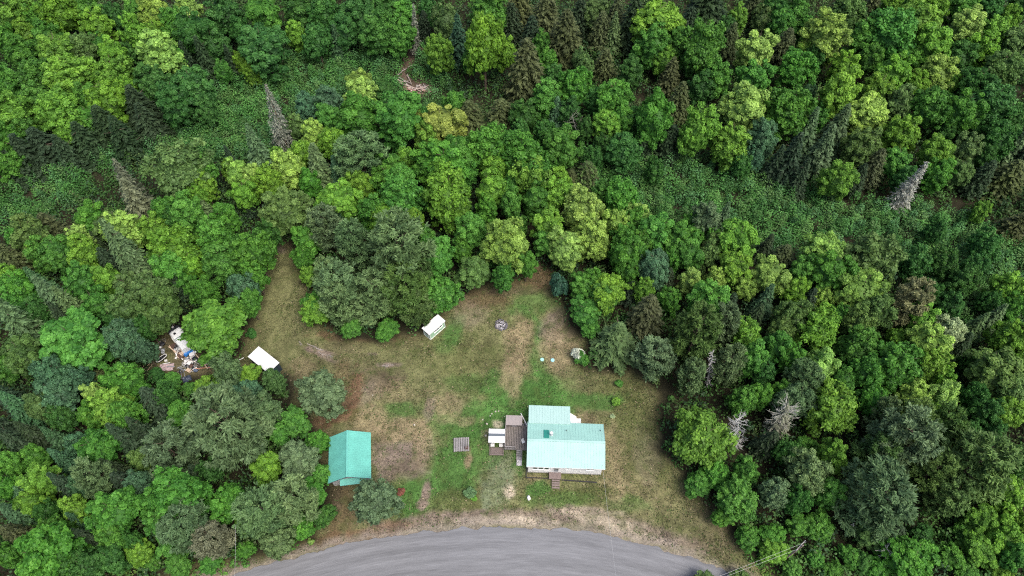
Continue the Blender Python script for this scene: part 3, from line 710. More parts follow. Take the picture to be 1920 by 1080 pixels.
((1100, 340), """290,190,130,mY 390,290,190,mG 510,330,170,mG 290,350,160,mG 570,410,150,mG 690,410,120,wO 380,480,180,wB 90,640,150,mG,.8 320,600,110,mL 340,750,170,nN,1.0 470,660,120,mG 380,980,170,pS,.8 30,560,110,mG 240,510,110,mG
450,560,90,nK 600,300,110,mG 200,300,120,mG 480,420,110,mG 620,480,100,nO,.6 250,620,100,nK,.7 700,320,110,mG"""),
]
LAND = [('the tall red barked dead spruce', 515, 220), ('the bleached leaning dead spruce', 1705, 350), ('the driftwood in the creek', 772, 160),
        ('the flat white roofed shed', 490, 672), ('the pale green cabin', 810, 612), ('the junk heap', 345, 660), ('the teal roofed garage', 655, 860), ('the teal roofed house', 1060, 825),
        ('the utility pole', 1508, 1025), ('the fire pit', 939, 609), ('the white spidery dead tree', 1385, 810), ('the mossy grey leaning snag', 245, 345),
        ('the top left corner', 0, 0), ('the top right corner', 1920, 0), ('the bottom left corner', 0, 1080), ('the bottom right corner', 1920, 1080), ('the top edge middle', 960, 0),
        ('the left edge middle', 0, 540), ('the right edge middle', 1920, 540), ('the orange tinged tree', 830, 230), ('the white blossoming shrub', 1083, 672),
        ('the hooked grey dead tree', 1325, 690), ('the biggest plumed pine', 750, 475), ('the round tree beside the junk', 397, 612)]
items = []
used = {}
def place_tree(px, py, wpx, kc, hm=1.0, name=None, label=None):
    k, c = kc[0], kc[1]
    zc = 6.0
    for _ in range(4):
        x, y, _z = W(px, py, zc)
        g0 = float(hz(x, y)); d = float(PX(x, y, zc)[2])
        wm = wpx * d / FPX
        if k in 'mrw': h = min(19, max(4.5, 1.15*wm+5.0))*hm; f = 0.64
        elif k == 'p': h = min(21, 1.1*wm+7.5)*hm; f = 0.62
        elif k == 's': h = min(18, max(5, 2.0*wm+3.5))*hm; f = 0.5
        elif k == 'n': h = min(16, max(5, 1.5*wm+4))*hm; f = 0.5
        else: h = max(0.7, wm*0.8)*hm; f = 0.5
        zc = g0 + h*f
    i = len(items)
    r = random.Random(i*13+5)
    R0, H0 = NOM[k]
    R = wm/2*1.19*(1.1 if k in 'sn' else 1.0)
    nm, word = KWORD[k]
    if k == 'm' and wm < 6.55: nm, word = 'small_tree', 'small leafy tree'  # same leafy trees, split off by narrower crown width
    if k == 'w' and hm < .56: nm, word = 'bush', 'leafy bush'
    t = empty(name or nm, (x, y, g0-0.05), r.random()*6.28)
    sxy = R/R0; sz = h/H0
    lst = CROWNS[k]
    cr = link_mesh("crown", lst[r.randrange(len(lst))][0], t)
    tk = link_mesh("trunk", TRUNKS[k][i % 2], t)
    for o in (cr, tk): o.scale = (sxy*r.uniform(.94, 1.08), sxy*r.uniform(.94, 1.08), sz)
    b = TONE[c]; j = r.uniform(.84, 1.16)
    cr.color = (b[0]*j*r.uniform(.92, 1.12), b[1]*j, b[2]*j*r.uniform(.8, 1.08), 1)
    tag(t, label, 'shrub' if nm == 'shrub' else 'tree', KGROUP[nm])
    items.append((t, (word, c), px, py)); used[t.name] = label is not None
    return t
for (ox, oy), txt in TILES:
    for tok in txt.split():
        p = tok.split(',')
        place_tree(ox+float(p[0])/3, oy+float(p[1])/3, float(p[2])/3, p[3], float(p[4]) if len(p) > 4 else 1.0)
rank_labels([it for it in items if not used[it[0].name]], LAND, lambda cl, o, n: f"{CWORD[cl[1]]} {cl[0]}, {o} to {n}")
# the trees that stand alone in the yard, and the landmarks
def relabel(px, py, label):
    it = min(items, key=lambda i: (i[2]-px)**2+(i[3]-py)**2); it[0]['label'] = label
relabel(397, 613, "large bright lime round crowned tree that leans over the white camper and junk heap")
relabel(747, 473, "biggest dark plumed pine, standing tallest in the clump behind the pale green cabin")
relabel(827, 230, "leafy tree with an orange tinged top, just below the creek's driftwood pile")
place_tree(602, 737, 80, 'wS', .64, label="round sage green tree alone in the yard between the white shed and the teal garage")
place_tree(703, 938, 76, 'wS', .85, label="lone sage green tree whose crown overlaps the front corner of the teal garage roof")
def yard_shrub(px, py, w, c, hm, name, label, cat='shrub'):
    t = place_tree(px, py, w, 'b'+c, hm, name, label); t['group'] = 'yard shrubs'; return t
yard_shrub(1090, 672, 30, 'G', 1.1, 'shrub', "leafy green shrub half covered by the white blossoms, at the yard's wooded edge")
yard_shrub(1083, 664, 26, 'W', 1.5, 'blossoming_shrub', "white blossoming shrub at the yard's edge beside a dark pine")
yard_shrub(1154, 753, 17, 'L', 1.0, 'shrub', "small bright yellow green bush alone on the grass up from the house's corner")
yard_shrub(1149, 780, 10, 'W', .8, 'flowering_plant', "tiny white flowering plant near the house's far corner")
yard_shrub(882, 925, 22, 'S', .8, 'shrub', "loose grey green shrub on the lawn by the road, larger of two touching")
yard_shrub(889, 933, 13, 'L', .9, 'shrub', "small bright green shrub touching the grey green one by the road")
yard_shrub(752, 921, 15, 'R', .7, 'red_leaved_shrub', "small reddish brown shrub on dark grass beside the lone tree by the garage")
yard_shrub(1161, 718, 16, 'G', 1.0, 'shrub', "small green sapling bush below the dark pine at the yard's wooded edge")
for (px, py, w) in [(470, 655, 20)]:
    yard_shrub(px, py-30, w, 'D', 1.0, 'shrub', "low deep green bush where the yard meets the big round tree")
items_red = [o for o in bpy.data.objects if o.name.startswith('red_leaved')]
for o in items_red:
    for ch in o.children:
        if ch.name.startswith('crown'): ch.color = (.22, .09, .06, 1)
for o in bpy.data.objects:
    if o.name.startswith('blossoming'):
        for ch in o.children:
            if ch.name.startswith('crown'): ch.color = (.55, .6, .5, 1)

# ------------------------------------------------------------------ dead trees: base and tip as surveyed
def dead_tree(base, tip, wpx, label, color=(.34, .345, .31), bark=DEADWOOD, needles=0.0, zb=0.0, conic=True, n=46, ncol=(.17, .19, .14), name='dead_tree', upb=.1, thick=.05):
    """a bare tree that leans a little, from its base to its tip"""
    x, y, _ = W(base[0], base[1], zb)
    g0 = float(hz(x, y)); best = None
    for h in np.arange(3, 24, 0.25):
        a, b_, d = PX(x, y, g0+h)
        e = abs(b_-tip[1])
        if best is None or e < best[0]: best = (e, h, a, d)
    h = best[1]; lean = (tip[0]-best[2])*best[3]/FPX
    R = wpx/2*best[3]/FPX
    t = empty(name, (x, y, g0-.05)); s = int(base[0]*3+base[1])
    t.rotation_euler = (0, math.atan2(lean, h), 0)
    m = MB(); q = random.Random(s)
    pts = [(q.uniform(-.1, .1), q.uniform(-.1, .1), h*i/8) for i in range(9)]
    m.tube(pts, [max(.02, .2*(1-i/8.3)) for i in range(9)], 7); m.build("trunk", bark, t)
    dead_branches(h, R, s, n=n, conic=conic, up=upb, thick=thick).build("branches", mat("dead_wood", color, .9, var=.35, scale=1.5), t)
    if needles > 0:
        v, f, tn = spruce_crown(s, R=R*.95, H=h, base=.12, levels=24, arms=9, per=int(12*needles), droop=.25, leaf=.3)
        cr = link_mesh("crown", fast_mesh("sparse_crown", v, f, FOL, tone=tn), t); cr.color = (*ncol, 1)
    tag(t, label, 'dead tree'); return t
dead_tree((541, 284), (497, 156), 66, "tall grey dead spruce with red peeling bark at its foot, beside the left thicket", bark=REDBARK, needles=1.3, n=60, ncol=(.21, .235, .18))
dead_tree((1672, 396), (1741, 302), 54, "bleached silver dead spruce leaning over the right hand thicket", needles=1.0, color=(.44, .44, .42), ncol=(.30, .32, .27), n=80, thick=.06)
dead_tree((268, 392), (211, 296), 66, "mossy grey half dead spruce standing in the left thicket beside a feathery tree", needles=1.8, color=(.2, .21, .18), ncol=(.15, .18, .11))
dead_tree((1325, 722), (1337, 655), 44, "grey dead tree with bare hooked branches among the pines right of the yard", color=(.36, .355, .35), n=44, thick=.06)
dead_tree((1378, 846), (1387, 778), 42, "small white dead tree with spidery branches behind the big bright tree right of the yard", color=(.34, .34, .32), n=60, conic=False, upb=.5, thick=.06)
dead_tree((1452, 812), (1478, 756), 56, "pale grey dead looking tree with dense twigs, between two bare gaps right of the yard", color=(.32, .32, .28), needles=.9, ncol=(.23, .25, .18), n=70, conic=False, upb=.4)
dead_tree((780, 108), (775, 5), 26, "slim grey dead spruce rising behind the creek's driftwood pile", needles=.9, ncol=(.2, .22, .17))
dead_tree((182, 128), (181, 78), 44, "bare twiggy brown tree between lime green crowns near the top left corner", color=(.2, .17, .12), conic=False, upb=.6, n=40)
dead_tree((1660, 1045), (1663, 1025), 36, "fallen bare tree top sprawling on the dark wood floor near the bottom right corner", color=(.4, .38, .37), conic=False, upb=.5, n=26)
dead_tree((1592, 998), (1602, 980), 14, "short bluish grey broken snag in a dark gap above the utility pole", color=(.33, .36, .42), n=14)
dead_tree((1085, 262), (1072, 212), 34, "dark bare branched tree in a dim gap right of the brownish hemlocks", color=(.16, .16, .13), conic=False, upb=.4, n=34)

# ------------------------------------------------------------------ undergrowth: nobody could count it
def cover(name, label, n_mounds, region, inside, rad, height, per, leaf, colors, seed, cat):
    r = np.random.default_rng(seed)
    x = r.uniform(region[0], region[1], n_mounds); y = r.uniform(region[2], region[3], n_mounds)
    k = inside(x, y); x = x[k]; y = y[k]; n = len(x)
    rr = r.uniform(rad[0], rad[1], n); hh = r.uniform(height[0], height[1], n)
    ci = r.integers(0, len(colors), n); cb = np.array(colors)[ci]*r.uniform(.75, 1.3, (n, 1))
    q = np.repeat(np.arange(n), per)
    d = unit(r.normal(size=(len(q), 3))); d[:, 2] = np.abs(d[:, 2])
    s = r.uniform(.8, 1.08, len(q)); mt = r.uniform(-.1, .1, n)
    P = np.stack([x[q]+d[:, 0]*rr[q]*s, y[q]+d[:, 1]*rr[q]*s, hz(x, y)[q]+d[:, 2]*hh[q]*s+.05], 1)
    N = d*.8+np.array([0, 0, .4])+r.normal(size=P.shape)*.4
    a = leaf*r.uniform(.6, 1.4, len(P))
    v, f = leaf_quads(P, N, a, a*.65, r)
    tone = np.clip(.46+mt[q]+r.normal(size=len(P))*.11+.18*(d[:, 2]-.5), 0, 1)  # dome shading painted in: mound tops lighter, flanks darker
    o = link_mesh(name, fast_mesh(name, v, f, FOLA, tone=tone, colors=cb[q]))
    return tag(o, label, cat, kind='stuff')
POOLM = lambda x, y: poly_dist(x, y, POOLS) < -0.3
def in_bands(x, y): return (in_poly(x, y, BAND_LEFT) | in_poly(x, y, BAND_RIGHT)) & POOLM(x, y)
cover("alder_thicket", "dense low green alder thicket filling the open strips between the woods", 16000, (-175, 175, 60, 165), in_bands, (.8, 2.4), (1.0, 4.6), 210, .17,
      [(.062, .185, .040), (.054, .165, .040), (.080, .195, .046), (.066, .175, .060), (.074, .16, .046)], 11, 'thicket')
def in_woods(x, y):
    d = road_dist(x, y)
    return (poly_dist(x, y, CLEARING) < -0.9) & POOLM(x, y) & ~in_bands(x, y) & ((d > 1.2) | (d < -ROAD_W-1)) & (np.abs(x) < 100+.55*np.abs(y)) & ~in_poly(x, y, JUNKYARD)
JUNKYARD = world_poly([(292, 615), (330, 600), (420, 690), (400, 730), (330, 735), (285, 700)])
cover("undergrowth", "dark leafy undergrowth and saplings on the floor of the woods", 46000, (-215, 215, -30, 262), in_woods, (.6, 2.4), (.6, 4.2), 44, .23,
      [(.040, .110, .024), (.052, .130, .028), (.062, .11, .034), (.036, .085, .034)], 12, 'undergrowth')
def in_brush(x, y):
    d = road_dist(x, y); px, py, _ = PX(x, y, 0*x)
    return (d > .7) & (d < 6.5) & (((px < 590) & (px > -300)) | ((px > 1400) & (px < 2200))) & (poly_dist(x, y, CLEARING) < 1.2)
cover("roadside_brush", "bright green vines and brush between the trees and the road", 2600, (-110, 95, 5, 45), in_brush, (.5, 1.2), (.4, 1.4), 34, .2, [(.085, .20, .035), (.06, .16, .03), (.11, .2, .04)], 13, 'brush')

# short weeds, straw and dead leaves over the yard
def yard_litter():
    r = np.random.default_rng(5); n = 200000
    x = r.uniform(-55, 42, n); y = r.uniform(22, 92, n)
    k = (poly_dist(x, y, CLEARING) > .2) & (road_dist(x, y) > .5); x = x[k]; y = y[k]
    k = fnoise(x, y, 3, 66) > r.uniform(.25, .75, len(x)); x = x[k]; y = y[k]; n = len(x)
    base = ground_color(x, y); z = np.zeros(n)
    w = r.random(n); col = base*r.uniform(.55, 1.5, (n, 1))
    col = np.where((w < .22)[:, None], np.array((.055, .10, .025))*r.uniform(.7, 1.4, (n, 1)), col)
    col = np.where((w > .93)[:, None], np.array((.30, .25, .16))*r.uniform(.7, 1.2, (n, 1)), col)
    a = r.uniform(.05, .2, n)
    v, f = leaf_quads(np.stack([x, y, z+r.uniform(.01, .10, n)], 1), np.array([0, 0, 1.])+r.normal(size=(n, 3))*.6, a, a*.5, r)
    o = link_mesh("lawn_weeds", fast_mesh("lawn_weeds", v, f, FOLA, tone=np.full(n, .45), colors=col))
    tag(o, "patchy mown grass, weeds and straw over the yard", "grass", kind='stuff')
yard_litter()

# woods that carry on beyond what the photo frames
def far_woods():
    r = np.random.default_rng(9); vs = []; fs = []; ts = []; cs = []; nv = 0; cnt = 0
    lows = [broad_crown(900+i, K=40, lr=.24, n=1000, leaf=.65) for i in range(3)]+[spruce_crown(950+i, levels=14, arms=7, per=7, leaf=.8) for i in range(2)]
    cols = [TONE[c] for c in 'GGLDOK']
    for _ in range(30000):
        x = r.uniform(-260, 260); y = r.uniform(-45, 300)
        px, py, d = PX(x, y, 7.0); tx, ty_, _d = PX(x, y, 19.0)
        if y > -20 and -75 < px < 1995 and -60 < py and (ty_ < 1150 and py < 1200): continue
        if abs(x) > 90+.75*max(y, 0)+35: continue
        rd_ = road_dist(np.array([x]), np.array([y]))[0]
        if -ROAD_W-4 < rd_ < 4: continue
        if any((x-a)**2+(y-b)**2 < 34 for a, b in cs): continue
        k = r.integers(0, 5); v, f, t = lows[k]; s = r.uniform(.8, 1.35)
        a = r.random()*6.28; R = np.array([[math.cos(a), -math.sin(a), 0], [math.sin(a), math.cos(a), 0], [0, 0, 1]])
        vs.append((v*s)@R.T+np.array([x, y, float(hz(x, y))])); fs.append(f+nv); nv += len(v); ts.append(t); cs.append((x, y)); cnt += 1
        if cnt >= 1100: break
    V = np.vstack(vs); F = np.vstack(fs); T = np.concatenate(ts)
    C_ = np.vstack([np.repeat(np.array([cols[r.integers(0, 6)]]), len(t), 0) for t in ts])
    o = link_mesh("far_woods", fast_mesh("far_woods", V, F, FOLA, tone=T, colors=C_))
    tag(o, "mixed green woods carrying on beyond the photographed ground", "woods", kind='stuff')
far_woods()
# ------------------------------------------------------------------ buildings
TEAL = mat("teal_roof_steel", (.29, .46, .425), .6, spec=.35, var=.09, scale=.7)
TEAL_SHADED = mat("teal_roof_steel_shaded", (.265, .47, .42), .6, spec=.35, var=.09, scale=.7)  # same steel as the south slope, its shaded tone put into the colour
GTEAL = mat("green_roof_steel", (.11, .38, .32), .55, spec=.35, var=.14, scale=.9)
PALE = mat("pale_roof_steel", (.33, .49, .455), .6, spec=.5, var=.06, scale=1.2)
VINYL = mat("white_vinyl_siding", (.60, .61, .60), .6, var=.05, scale=3)
WHITE = mat("white_paint", (.62, .62, .61), .5, var=.06, scale=5)
WHITEMETAL = mat("white_metal_roof", (.60, .61, .61), .6, var=.07, scale=1.5)
GLASS = mat("window_glass", (.02, .05, .05), .08, spec=.8)
FRAME = mat("window_frame_white", (.75, .75, .74), .5)
CONC = mat("concrete", (.32, .31, .29), .9, var=.25, scale=5)
DECK = mat("weathered_deck_boards", (.165, .145, .132), .85, var=.35, scale=2.5, bump=.3)
DECK2 = mat("silvered_boards", (.235, .222, .222), .85, var=.35, scale=3)
BROWNROOF = mat("taupe_metal_roof", (.24, .212, .205), .5, var=.08, scale=1.5)
DARKGREY = mat("dark_grey_panel", (.09, .11, .13), .4)
STEPW = mat("reddish_step_wood", (.185, .145, .135), .85, var=.3, scale=3)
BLACKP = mat("black_edging", (.025, .024, .026), .7, var=.4, scale=4)
NAVY = mat("dark_navy_wall", (.028, .042, .055), .6, var=.25, scale=3)
PGREEN = mat("pale_green_boards", (.28, .43, .30), .6, var=.08, scale=4)
METAL = mat("galvanised_metal", (.55, .56, .57), .35, metal=.7)
SKYL = mat("green_skylight_panel", (.02, .20, .15), .2, spec=.7)
SOIL = mat("dark_soil", (.05, .035, .025), .95, var=.4, scale=3)

def roof_plane(name, p, t, m, parent, step=.45, rib=.024, ribw=.05):
    """p: eave0, eave1, ridge1, ridge0; ribs run from eave to ridge"""
    b = MB(); b.slab(p, t)
    p = [Vector(q) for q in p]; n = (p[1]-p[0]).cross(p[2]-p[0]).normalized()
    L0 = (p[1]-p[0]).length; k = max(2, int(L0/step))
    for i in range(k+1):
        s = i/k
        a = p[0].lerp(p[1], s); c = p[3].lerp(p[2], s)
        b.beam(a+n*rib/2, c+n*rib/2, ribw, rib)
    return b.build(name, m, parent)

def window(parent, axis, x0, x1, z0, z1, at, out, bars=1, name='window'):
    """axis 'x': wall runs along x at y=at, facing out (+1/-1); 'y': along y at x=at"""
    f = 0.07
    def bx(b, a0, a1, c0, c1, d0, d1):
        d0, d1 = sorted((at+out*d0, at+out*d1))
        if axis == 'x': b.box(a0, a1, d0, d1, c0, c1)
        else: b.box(d0, d1, a0, a1, c0, c1)
    b = MB()
    bx(b, x0, x1, z0, z0+f, -.03, .05); bx(b, x0, x1, z1-f, z1, -.03, .05)
    bx(b, x0, x0+f, z0+f, z1-f, -.03, .05); bx(b, x1-f, x1, z0+f, z1-f, -.03, .05)
    for i in range(bars):
        xm = x0+(x1-x0)*(i+1)/(bars+1); bx(b, xm-.025, xm+.025, z0+f, z1-f, -.03, .04)
    w = b.build(name, FRAME, parent)
    g = MB(); bx(g, x0+f, x1-f, z0+f, z1-f, -.02, .022); g.build("pane", GLASS, w)
    s = MB(); bx(s, x0-.06, x1+.06, z0-.06, z0-.003, -.02, .11); s.build("sill", FRAME, w)
    return w

def gable_box(x0, x1, y0, y1, z0, ze, yr, zr):
    """walls of a house whose ridge runs along x at yr"""
    b = MB()
    v = [(x0,y0,z0),(x1,y0,z0),(x1,y1,z0),(x0,y1,z0),(x0,y0,ze),(x1,y0,ze),(x1,y1,ze),(x0,y1,ze),(x0,yr,zr),(x1,yr,zr)]
    b.add(v, [(0,1,5,4),(2,3,7,6),(1,2,6,9,5),(3,0,4,8,7),(0,3,2,1)])
    return b

# ---- house
hr = math.radians(-2.1)
house = empty("house", (2.62, 38.75, 0), hr)
tag(house, "long single storey white house with a ribbed pale teal metal roof, beside the wooden deck", "house", )
def HL(px, py, z):
    x, y, _ = W(px, py, z); x -= 2.62; y -= 38.75
    return x*math.cos(hr)+y*math.sin(hr), -x*math.sin(hr)+y*math.cos(hr)
wm = gable_box(0, 11.95, 0, 7.3, .35, 3.08, 3.75, 4.45); wl = wm.build("wall", VINYL, house)
b = MB()
for i in range(9):                      # clapboard shadow lines
    z = .55+i*.28; b.box(-.012, 11.962, -.014, -.001, z, z+.016)
b.build("siding_lap", mat("siding_lap", (.6, .6, .59), .7), house)
MB().box(-.05, 12.0, -.05, 7.35, -.2, .34).build("foundation", CONC, house)
S0, S1 = (-.22, -.20, 3.10), (12.35, -.20, 3.10)
R0_, R1_ = (-.22, 3.75, 4.62), (12.35, 3.75, 4.62)
N0_, N1_ = (-.22, 7.55, 3.16), (12.35, 7.55, 3.16)
roof_plane("roof", [S0, S1, R1_, R0_], .09, TEAL, house)
rn_ = roof_plane("roof", [N1_, N0_, R0_, R1_], .09, TEAL_SHADED, house)
MB().beam((-.24, 3.75, 4.66), (12.37, 3.75, 4.66), .34, .05).build("ridge_cap", TEAL, house)
b = MB(); b.box(-.24, 12.37, -.245, -.205, 2.96, 3.13); b.build("fascia", WHITE, house)
b = MB()
for x in (-.25, 12.36):
    b.beam((x, -.22, 3.07), (x, 3.75, 4.59), .04, .16); b.beam((x, 7.56, 3.1), (x, 3.75, 4.59), .04, .16)
b.build("barge_board", TEAL, house)
# rear extension
MB().box(.12, 6.65, 7.31, 10.45, .1, 2.66).build("extension_wall", VINYL, house)
roof_plane("extension_roof", [(6.85, 10.72, 2.78), (-.1, 10.72, 2.78), (-.1, 7.20, 3.42), (6.85, 7.20, 3.42)], .09, PALE, house)
# lean-to with a white roof in the corner
MB().box(6.66, 7.85, 7.32, 9.15, .1, 2.0).build("lean_to_wall", VINYL, house)
roof_plane("lean_to_roof", [(7.98, 7.25, 2.22), (7.98, 9.15, 2.12), (6.87, 9.65, 2.5), (6.87, 7.25, 2.6)], .06, WHITEMETAL, house, step=.6, rib=.012)
# windows and door of the front
for a, c in ((.78, 1.56), (1.70, 2.48), (2.62, 3.42)): window(house, 'x', a, c, 1.55, 2.5, -.001, -1, 0)
window(house, 'x', 6.1, 7.25, 1.95, 2.6, -.001, -1, 1); window(house, 'x', 9.45, 10.7, 1.95, 2.6, -.001, -1, 1)
d = MB().box(4.12, 5.05, -.05, -.003, .5, 2.5).build("door", WHITE, house)
MB().box(4.24, 4.93, -.075, -.052, 1.75, 2.3).build("pane", GLASS, d)
MB().box(4.24, 4.93, -.075, -.052, 1.0, 1.5).build("pane", DARKGREY, d)
MB().disc((4.97, -.09, 1.35), .035, .05, 10).build("handle", METAL, d)
window(house, 'y', 3.0, 4.1, 1.4, 2.4, 11.951, 1, 1)
# skylight, flue, vents
def roof_z(y): return 4.62-abs(y-3.75)*(.385 if y > 3.75 else .385)
a0 = HL(1019.5, 804, 4.3); a1 = HL(1030, 821, 4.5)
y0, y1 = a1[1], a0[1]; x0, x1 = a0[0], a1[0]
b = MB(); b.slab([(x1, y1, roof_z(y1)+.09), (x0, y1, roof_z(y1)+.09), (x0, y0, roof_z(y0)+.09), (x1, y0, roof_z(y0)+.09)], .1); b.build("skylight", SKYL, house)
fx, fy = HL(1034, 814, 4.6); fz = roof_z(fy)
fl = MB().disc((fx, fy, fz-.1), .34, .16, 20, .26).build("flue", METAL, house)
MB().tube([(fx, fy, fz), (fx, fy, fz+.95)], .15, 14).build("pipe", METAL, fl)
MB().disc((fx, fy, fz+.98), .27, .12, 18, .20).build("rain_cap", WHITE, fl)
MB().disc((fx, fy, fz+.9), .12, .06, 12).build("flue_gap", BLACKP, fl)
for (px, py) in ((1062, 806), (1126, 805.5)):
    vx, vy = HL(px, py, 4.3); vz = roof_z(vy)
    MB().tube([(vx, vy, vz-.05), (vx, vy, vz+.42)], .06, 10).build("vent_pipe", BLACKP, house)
MB().box(11.96, 12.35, 3.2, 3.95, 1.0, 1.5).build("air_conditioner", METAL, house)
# front stoop and steps
st = MB(); st.box(3.45, 5.45, -1.15, -.06, .40, .50)
for i in range(12): st.box(3.45+.02, 5.43, -1.15+i*.09+.003, -1.15+i*.09+.075, .502, .52)
stoop = st.build("stoop", STEPW, house)
lg = MB()
for x in (3.55, 5.35):
    for y in (-1.08, -.2): lg.box(x-.05, x+.05, y-.05, y+.05, -.1, .4)
lg.build("posts", STEPW, stoop)
for i in range(4):
    z = .40-i*.1; MB().box(3.95, 5.2, -1.5-i*.36, -1.22-i*.36, z-.05, z).build("step", STEPW, stoop)
MB().beam((3.98, -1.15, .38), (3.98, -2.7, -.03), .05, .14).build("stringer", STEPW, stoop); MB().beam((5.17, -1.15, .38), (5.17, -2.7, -.03), .05, .14).build("stringer", STEPW, stoop)

# flower bed edging along the front
bed = empty("garden_edging", (2.62, 38.75, 0), hr)
tag(bed, "low black garden edging running along the front of the white house, broken by the stoop", "garden edging")
b = MB(); b.box(-.2, 3.35, -1.02, -.9, -.02, .17); b.box(-.32, -.2, -1.02, 1.0, -.02, .17); b.build("left_border", BLACKP, bed)
b = MB(); b.beam((5.6, -1.15, .08), (11.3, -1.35, .08), .16, .19); b.build("right_border", BLACKP, bed)
# white meter box / freezer by the lean-to
bx_, by_ = HL(1083.5, 788, 1.0)
fz_ = empty("chest_freezer", (W(1083.5, 789, 1.0)[0], W(1083.5, 789, 1.0)[1], 0), hr)
tag(fz_, "small white chest box standing behind the house next to the lean-to", "storage box")
MB().box(-.5, .5, -.42, .42, .03, .86).build("body", WHITE, fz_); MB().box(-.53, .53, -.45, .45, .865, .95).build("lid", WHITE, fz_)
MB().box(-.06, .06, -.475, -.45, .8, .87).build("handle", METAL, fz_)

# ---- deck west of the house
def DL(px, py, z):
    return HL(px, py, z)
deck = empty("deck", (2.62, 38.75, 0), hr)
tag(deck, "raised weathered wooden deck with railings and steps on the short side of the house", "deck")
dx0, dyN = DL(948, 797, .9); _, dyS = DL(950, 842, .9); dx1 = -.12
b = MB(); n = int((dx1-dx0)/.27)
for i in range(n):
    xx = dx0+(dx1-dx0)*i/n; b.box(xx+.025, xx+(dx1-dx0)/n-.025, dyS, dyN, .86, .90+.004*(i % 3))
b.build("boards", DECK, deck)
b = MB(); b.box(dx0, dx1, dyS+.003, dyS+.05, .62, .858); b.box(dx0, dx1, dyN-.05, dyN-.003, .62, .858); b.box(dx0+.003, dx0+.05, dyS+.06, dyN-.06, .62, .858)
b.build("skirt", DECK2, deck)
for x in (dx0+.15, (dx0+dx1)/2, dx1-.2):
    for y in (dyS+.15, dyN-.15): MB().box(x-.06, x+.06, y-.06, y+.06, -.2, .62).build("post", DECK, deck)
def railing(p, q, n, z=.9, m=DECK2):
    b = MB(); p = Vector((*p, z)); q = Vector((*q, z)); U = Vector((0, 0, 1))
    b.beam(p+U*.95, q+U*.95, .10, .05); b.beam(p+U*.15, q+U*.15, .05, .05)
    for i in range(n+1):
        s = p.lerp(q, i/n); b.beam(s, s+U*.93, .04 if 0 < i < n else .09)
    return b.build("railing", m, deck)
railing((dx0+.06, dyS+.05), (dx0+.06, dyN-.05), 16); railing((dx0+.1, dyS+.06), (dx0+1.75, dyS+.06), 8); railing((dx0+.1, dyN-.06), (dx1-.9, dyN-.06), 10)
railing((dx1-.08, dyS+.5), (dx1-.08, dyN-.8), 18, m=WHITE)
# steps to the front, with a white ramp board at the foot
sx0 = DL(969, 842, .8)[0]; sx1 = DL(979, 842, .8)[0]
for i in range(5):
    z = .74-i*.15; y = dyS-.05-i*.30; MB().box(sx0, sx1, y-.22, y, z-.045, z).build("step", DECK2, deck)
MB().beam((sx0-.03, dyS, .72), (sx0-.03, dyS-1.6, .02), .05, .18).build("stringer", DECK, deck); MB().beam((sx1+.03, dyS, .72), (sx1+.03, dyS-1.6, .02), .05, .18).build("stringer", DECK, deck)
# fan of steps to the back and a slanting white handrail
c0 = Vector((dx1-.15, dyN-.9, 0))
for i in range(6):
    a = math.radians(100+i*15); Lr = 1.5; z = .8-i*.13
    MB().slab([c0+Vector((0, 0, z)), c0+Vector((math.cos(a+.2)*Lr, math.sin(a+.2)*Lr, z)), c0+Vector((math.cos(a)*Lr, math.sin(a)*Lr, z)), c0+Vector((.02, .1, z))][::-1], .045).build("step", DECK2, deck)
b = MB(); pA = Vector((*DL(976.5, 775, 1.2), 1.2)); pB = Vector((*DL(988, 797, 1.7), 1.7)); b.beam(pA, pB, .12, .10)
for s in (.02, .33, .66, .97):
    q_ = pA.lerp(pB, s); b.beam(q_, (q_.x, q_.y, 0), .08)
b.build("handrail", WHITE, deck)
bench = empty("patio_chair", (W(981, 829, 1.1)[0], W(981, 829, 1.1)[1], .905), math.radians(25))
tag(bench, "small white plastic chair on the deck boards against the house", "chair")
MB().box(-.24, .24, -.24, .24, .38, .43).build("seat", WHITE, bench)
b = MB(); b.slab([(-.24, .22, .43), (.24, .22, .43), (.24, .34, .88), (-.24, .34, .88)][::-1], .04); b.build("backrest", WHITE, bench)
for x in (-.2, .2):
    for y in (-.2, .2): MB().box(x-.025, x+.025, y-.025, y+.025, 0, .38).build("leg", WHITE, bench)
ramp = empty("plank", (W(973.5, 865, .1)[0], W(973.5, 865, .1)[1], 0), hr)
tag(ramp, "pale worn plywood sheet lying on the grass at the foot of the deck steps", "board")
b = MB(); b.box(-.42, .42, -.72, .5, .04, .075); b.slab([(-.42, .5, .076), (.42, .5, .076), (.3, .86, .12), (-.52, .72, .12)], .03); b.build("sheet", mat("worn_plywood", (.50, .47, .47), .8, var=.3, scale=6), ramp)
MB().box(-.3, -.2, -.7, .45, .01, .04).build("batten", DECK, ramp)

# low shed with the taupe roof behind the deck
tx, ty, _ = W(964, 797, 2.0)
wsh = empty("woodshed", (tx, ty, 0), hr)
tag(wsh, "little shed with a ribbed taupe metal roof at the back edge of the deck", "shed")
roof_plane("roof", [(-1.42, 0, 1.95), (1.32, 0, 1.95), (1.32, 1.65, 2.25), (-1.42, 1.65, 2.25)], .05, BROWNROOF, wsh, .22, .02, .04)
MB().box(-1.3, 1.2, .15, 1.5, .05, 1.9).build("wall", DECK, wsh)
MB().box(-.4, .4, .12, .148, .15, 1.7).build("door", DECK2, wsh)

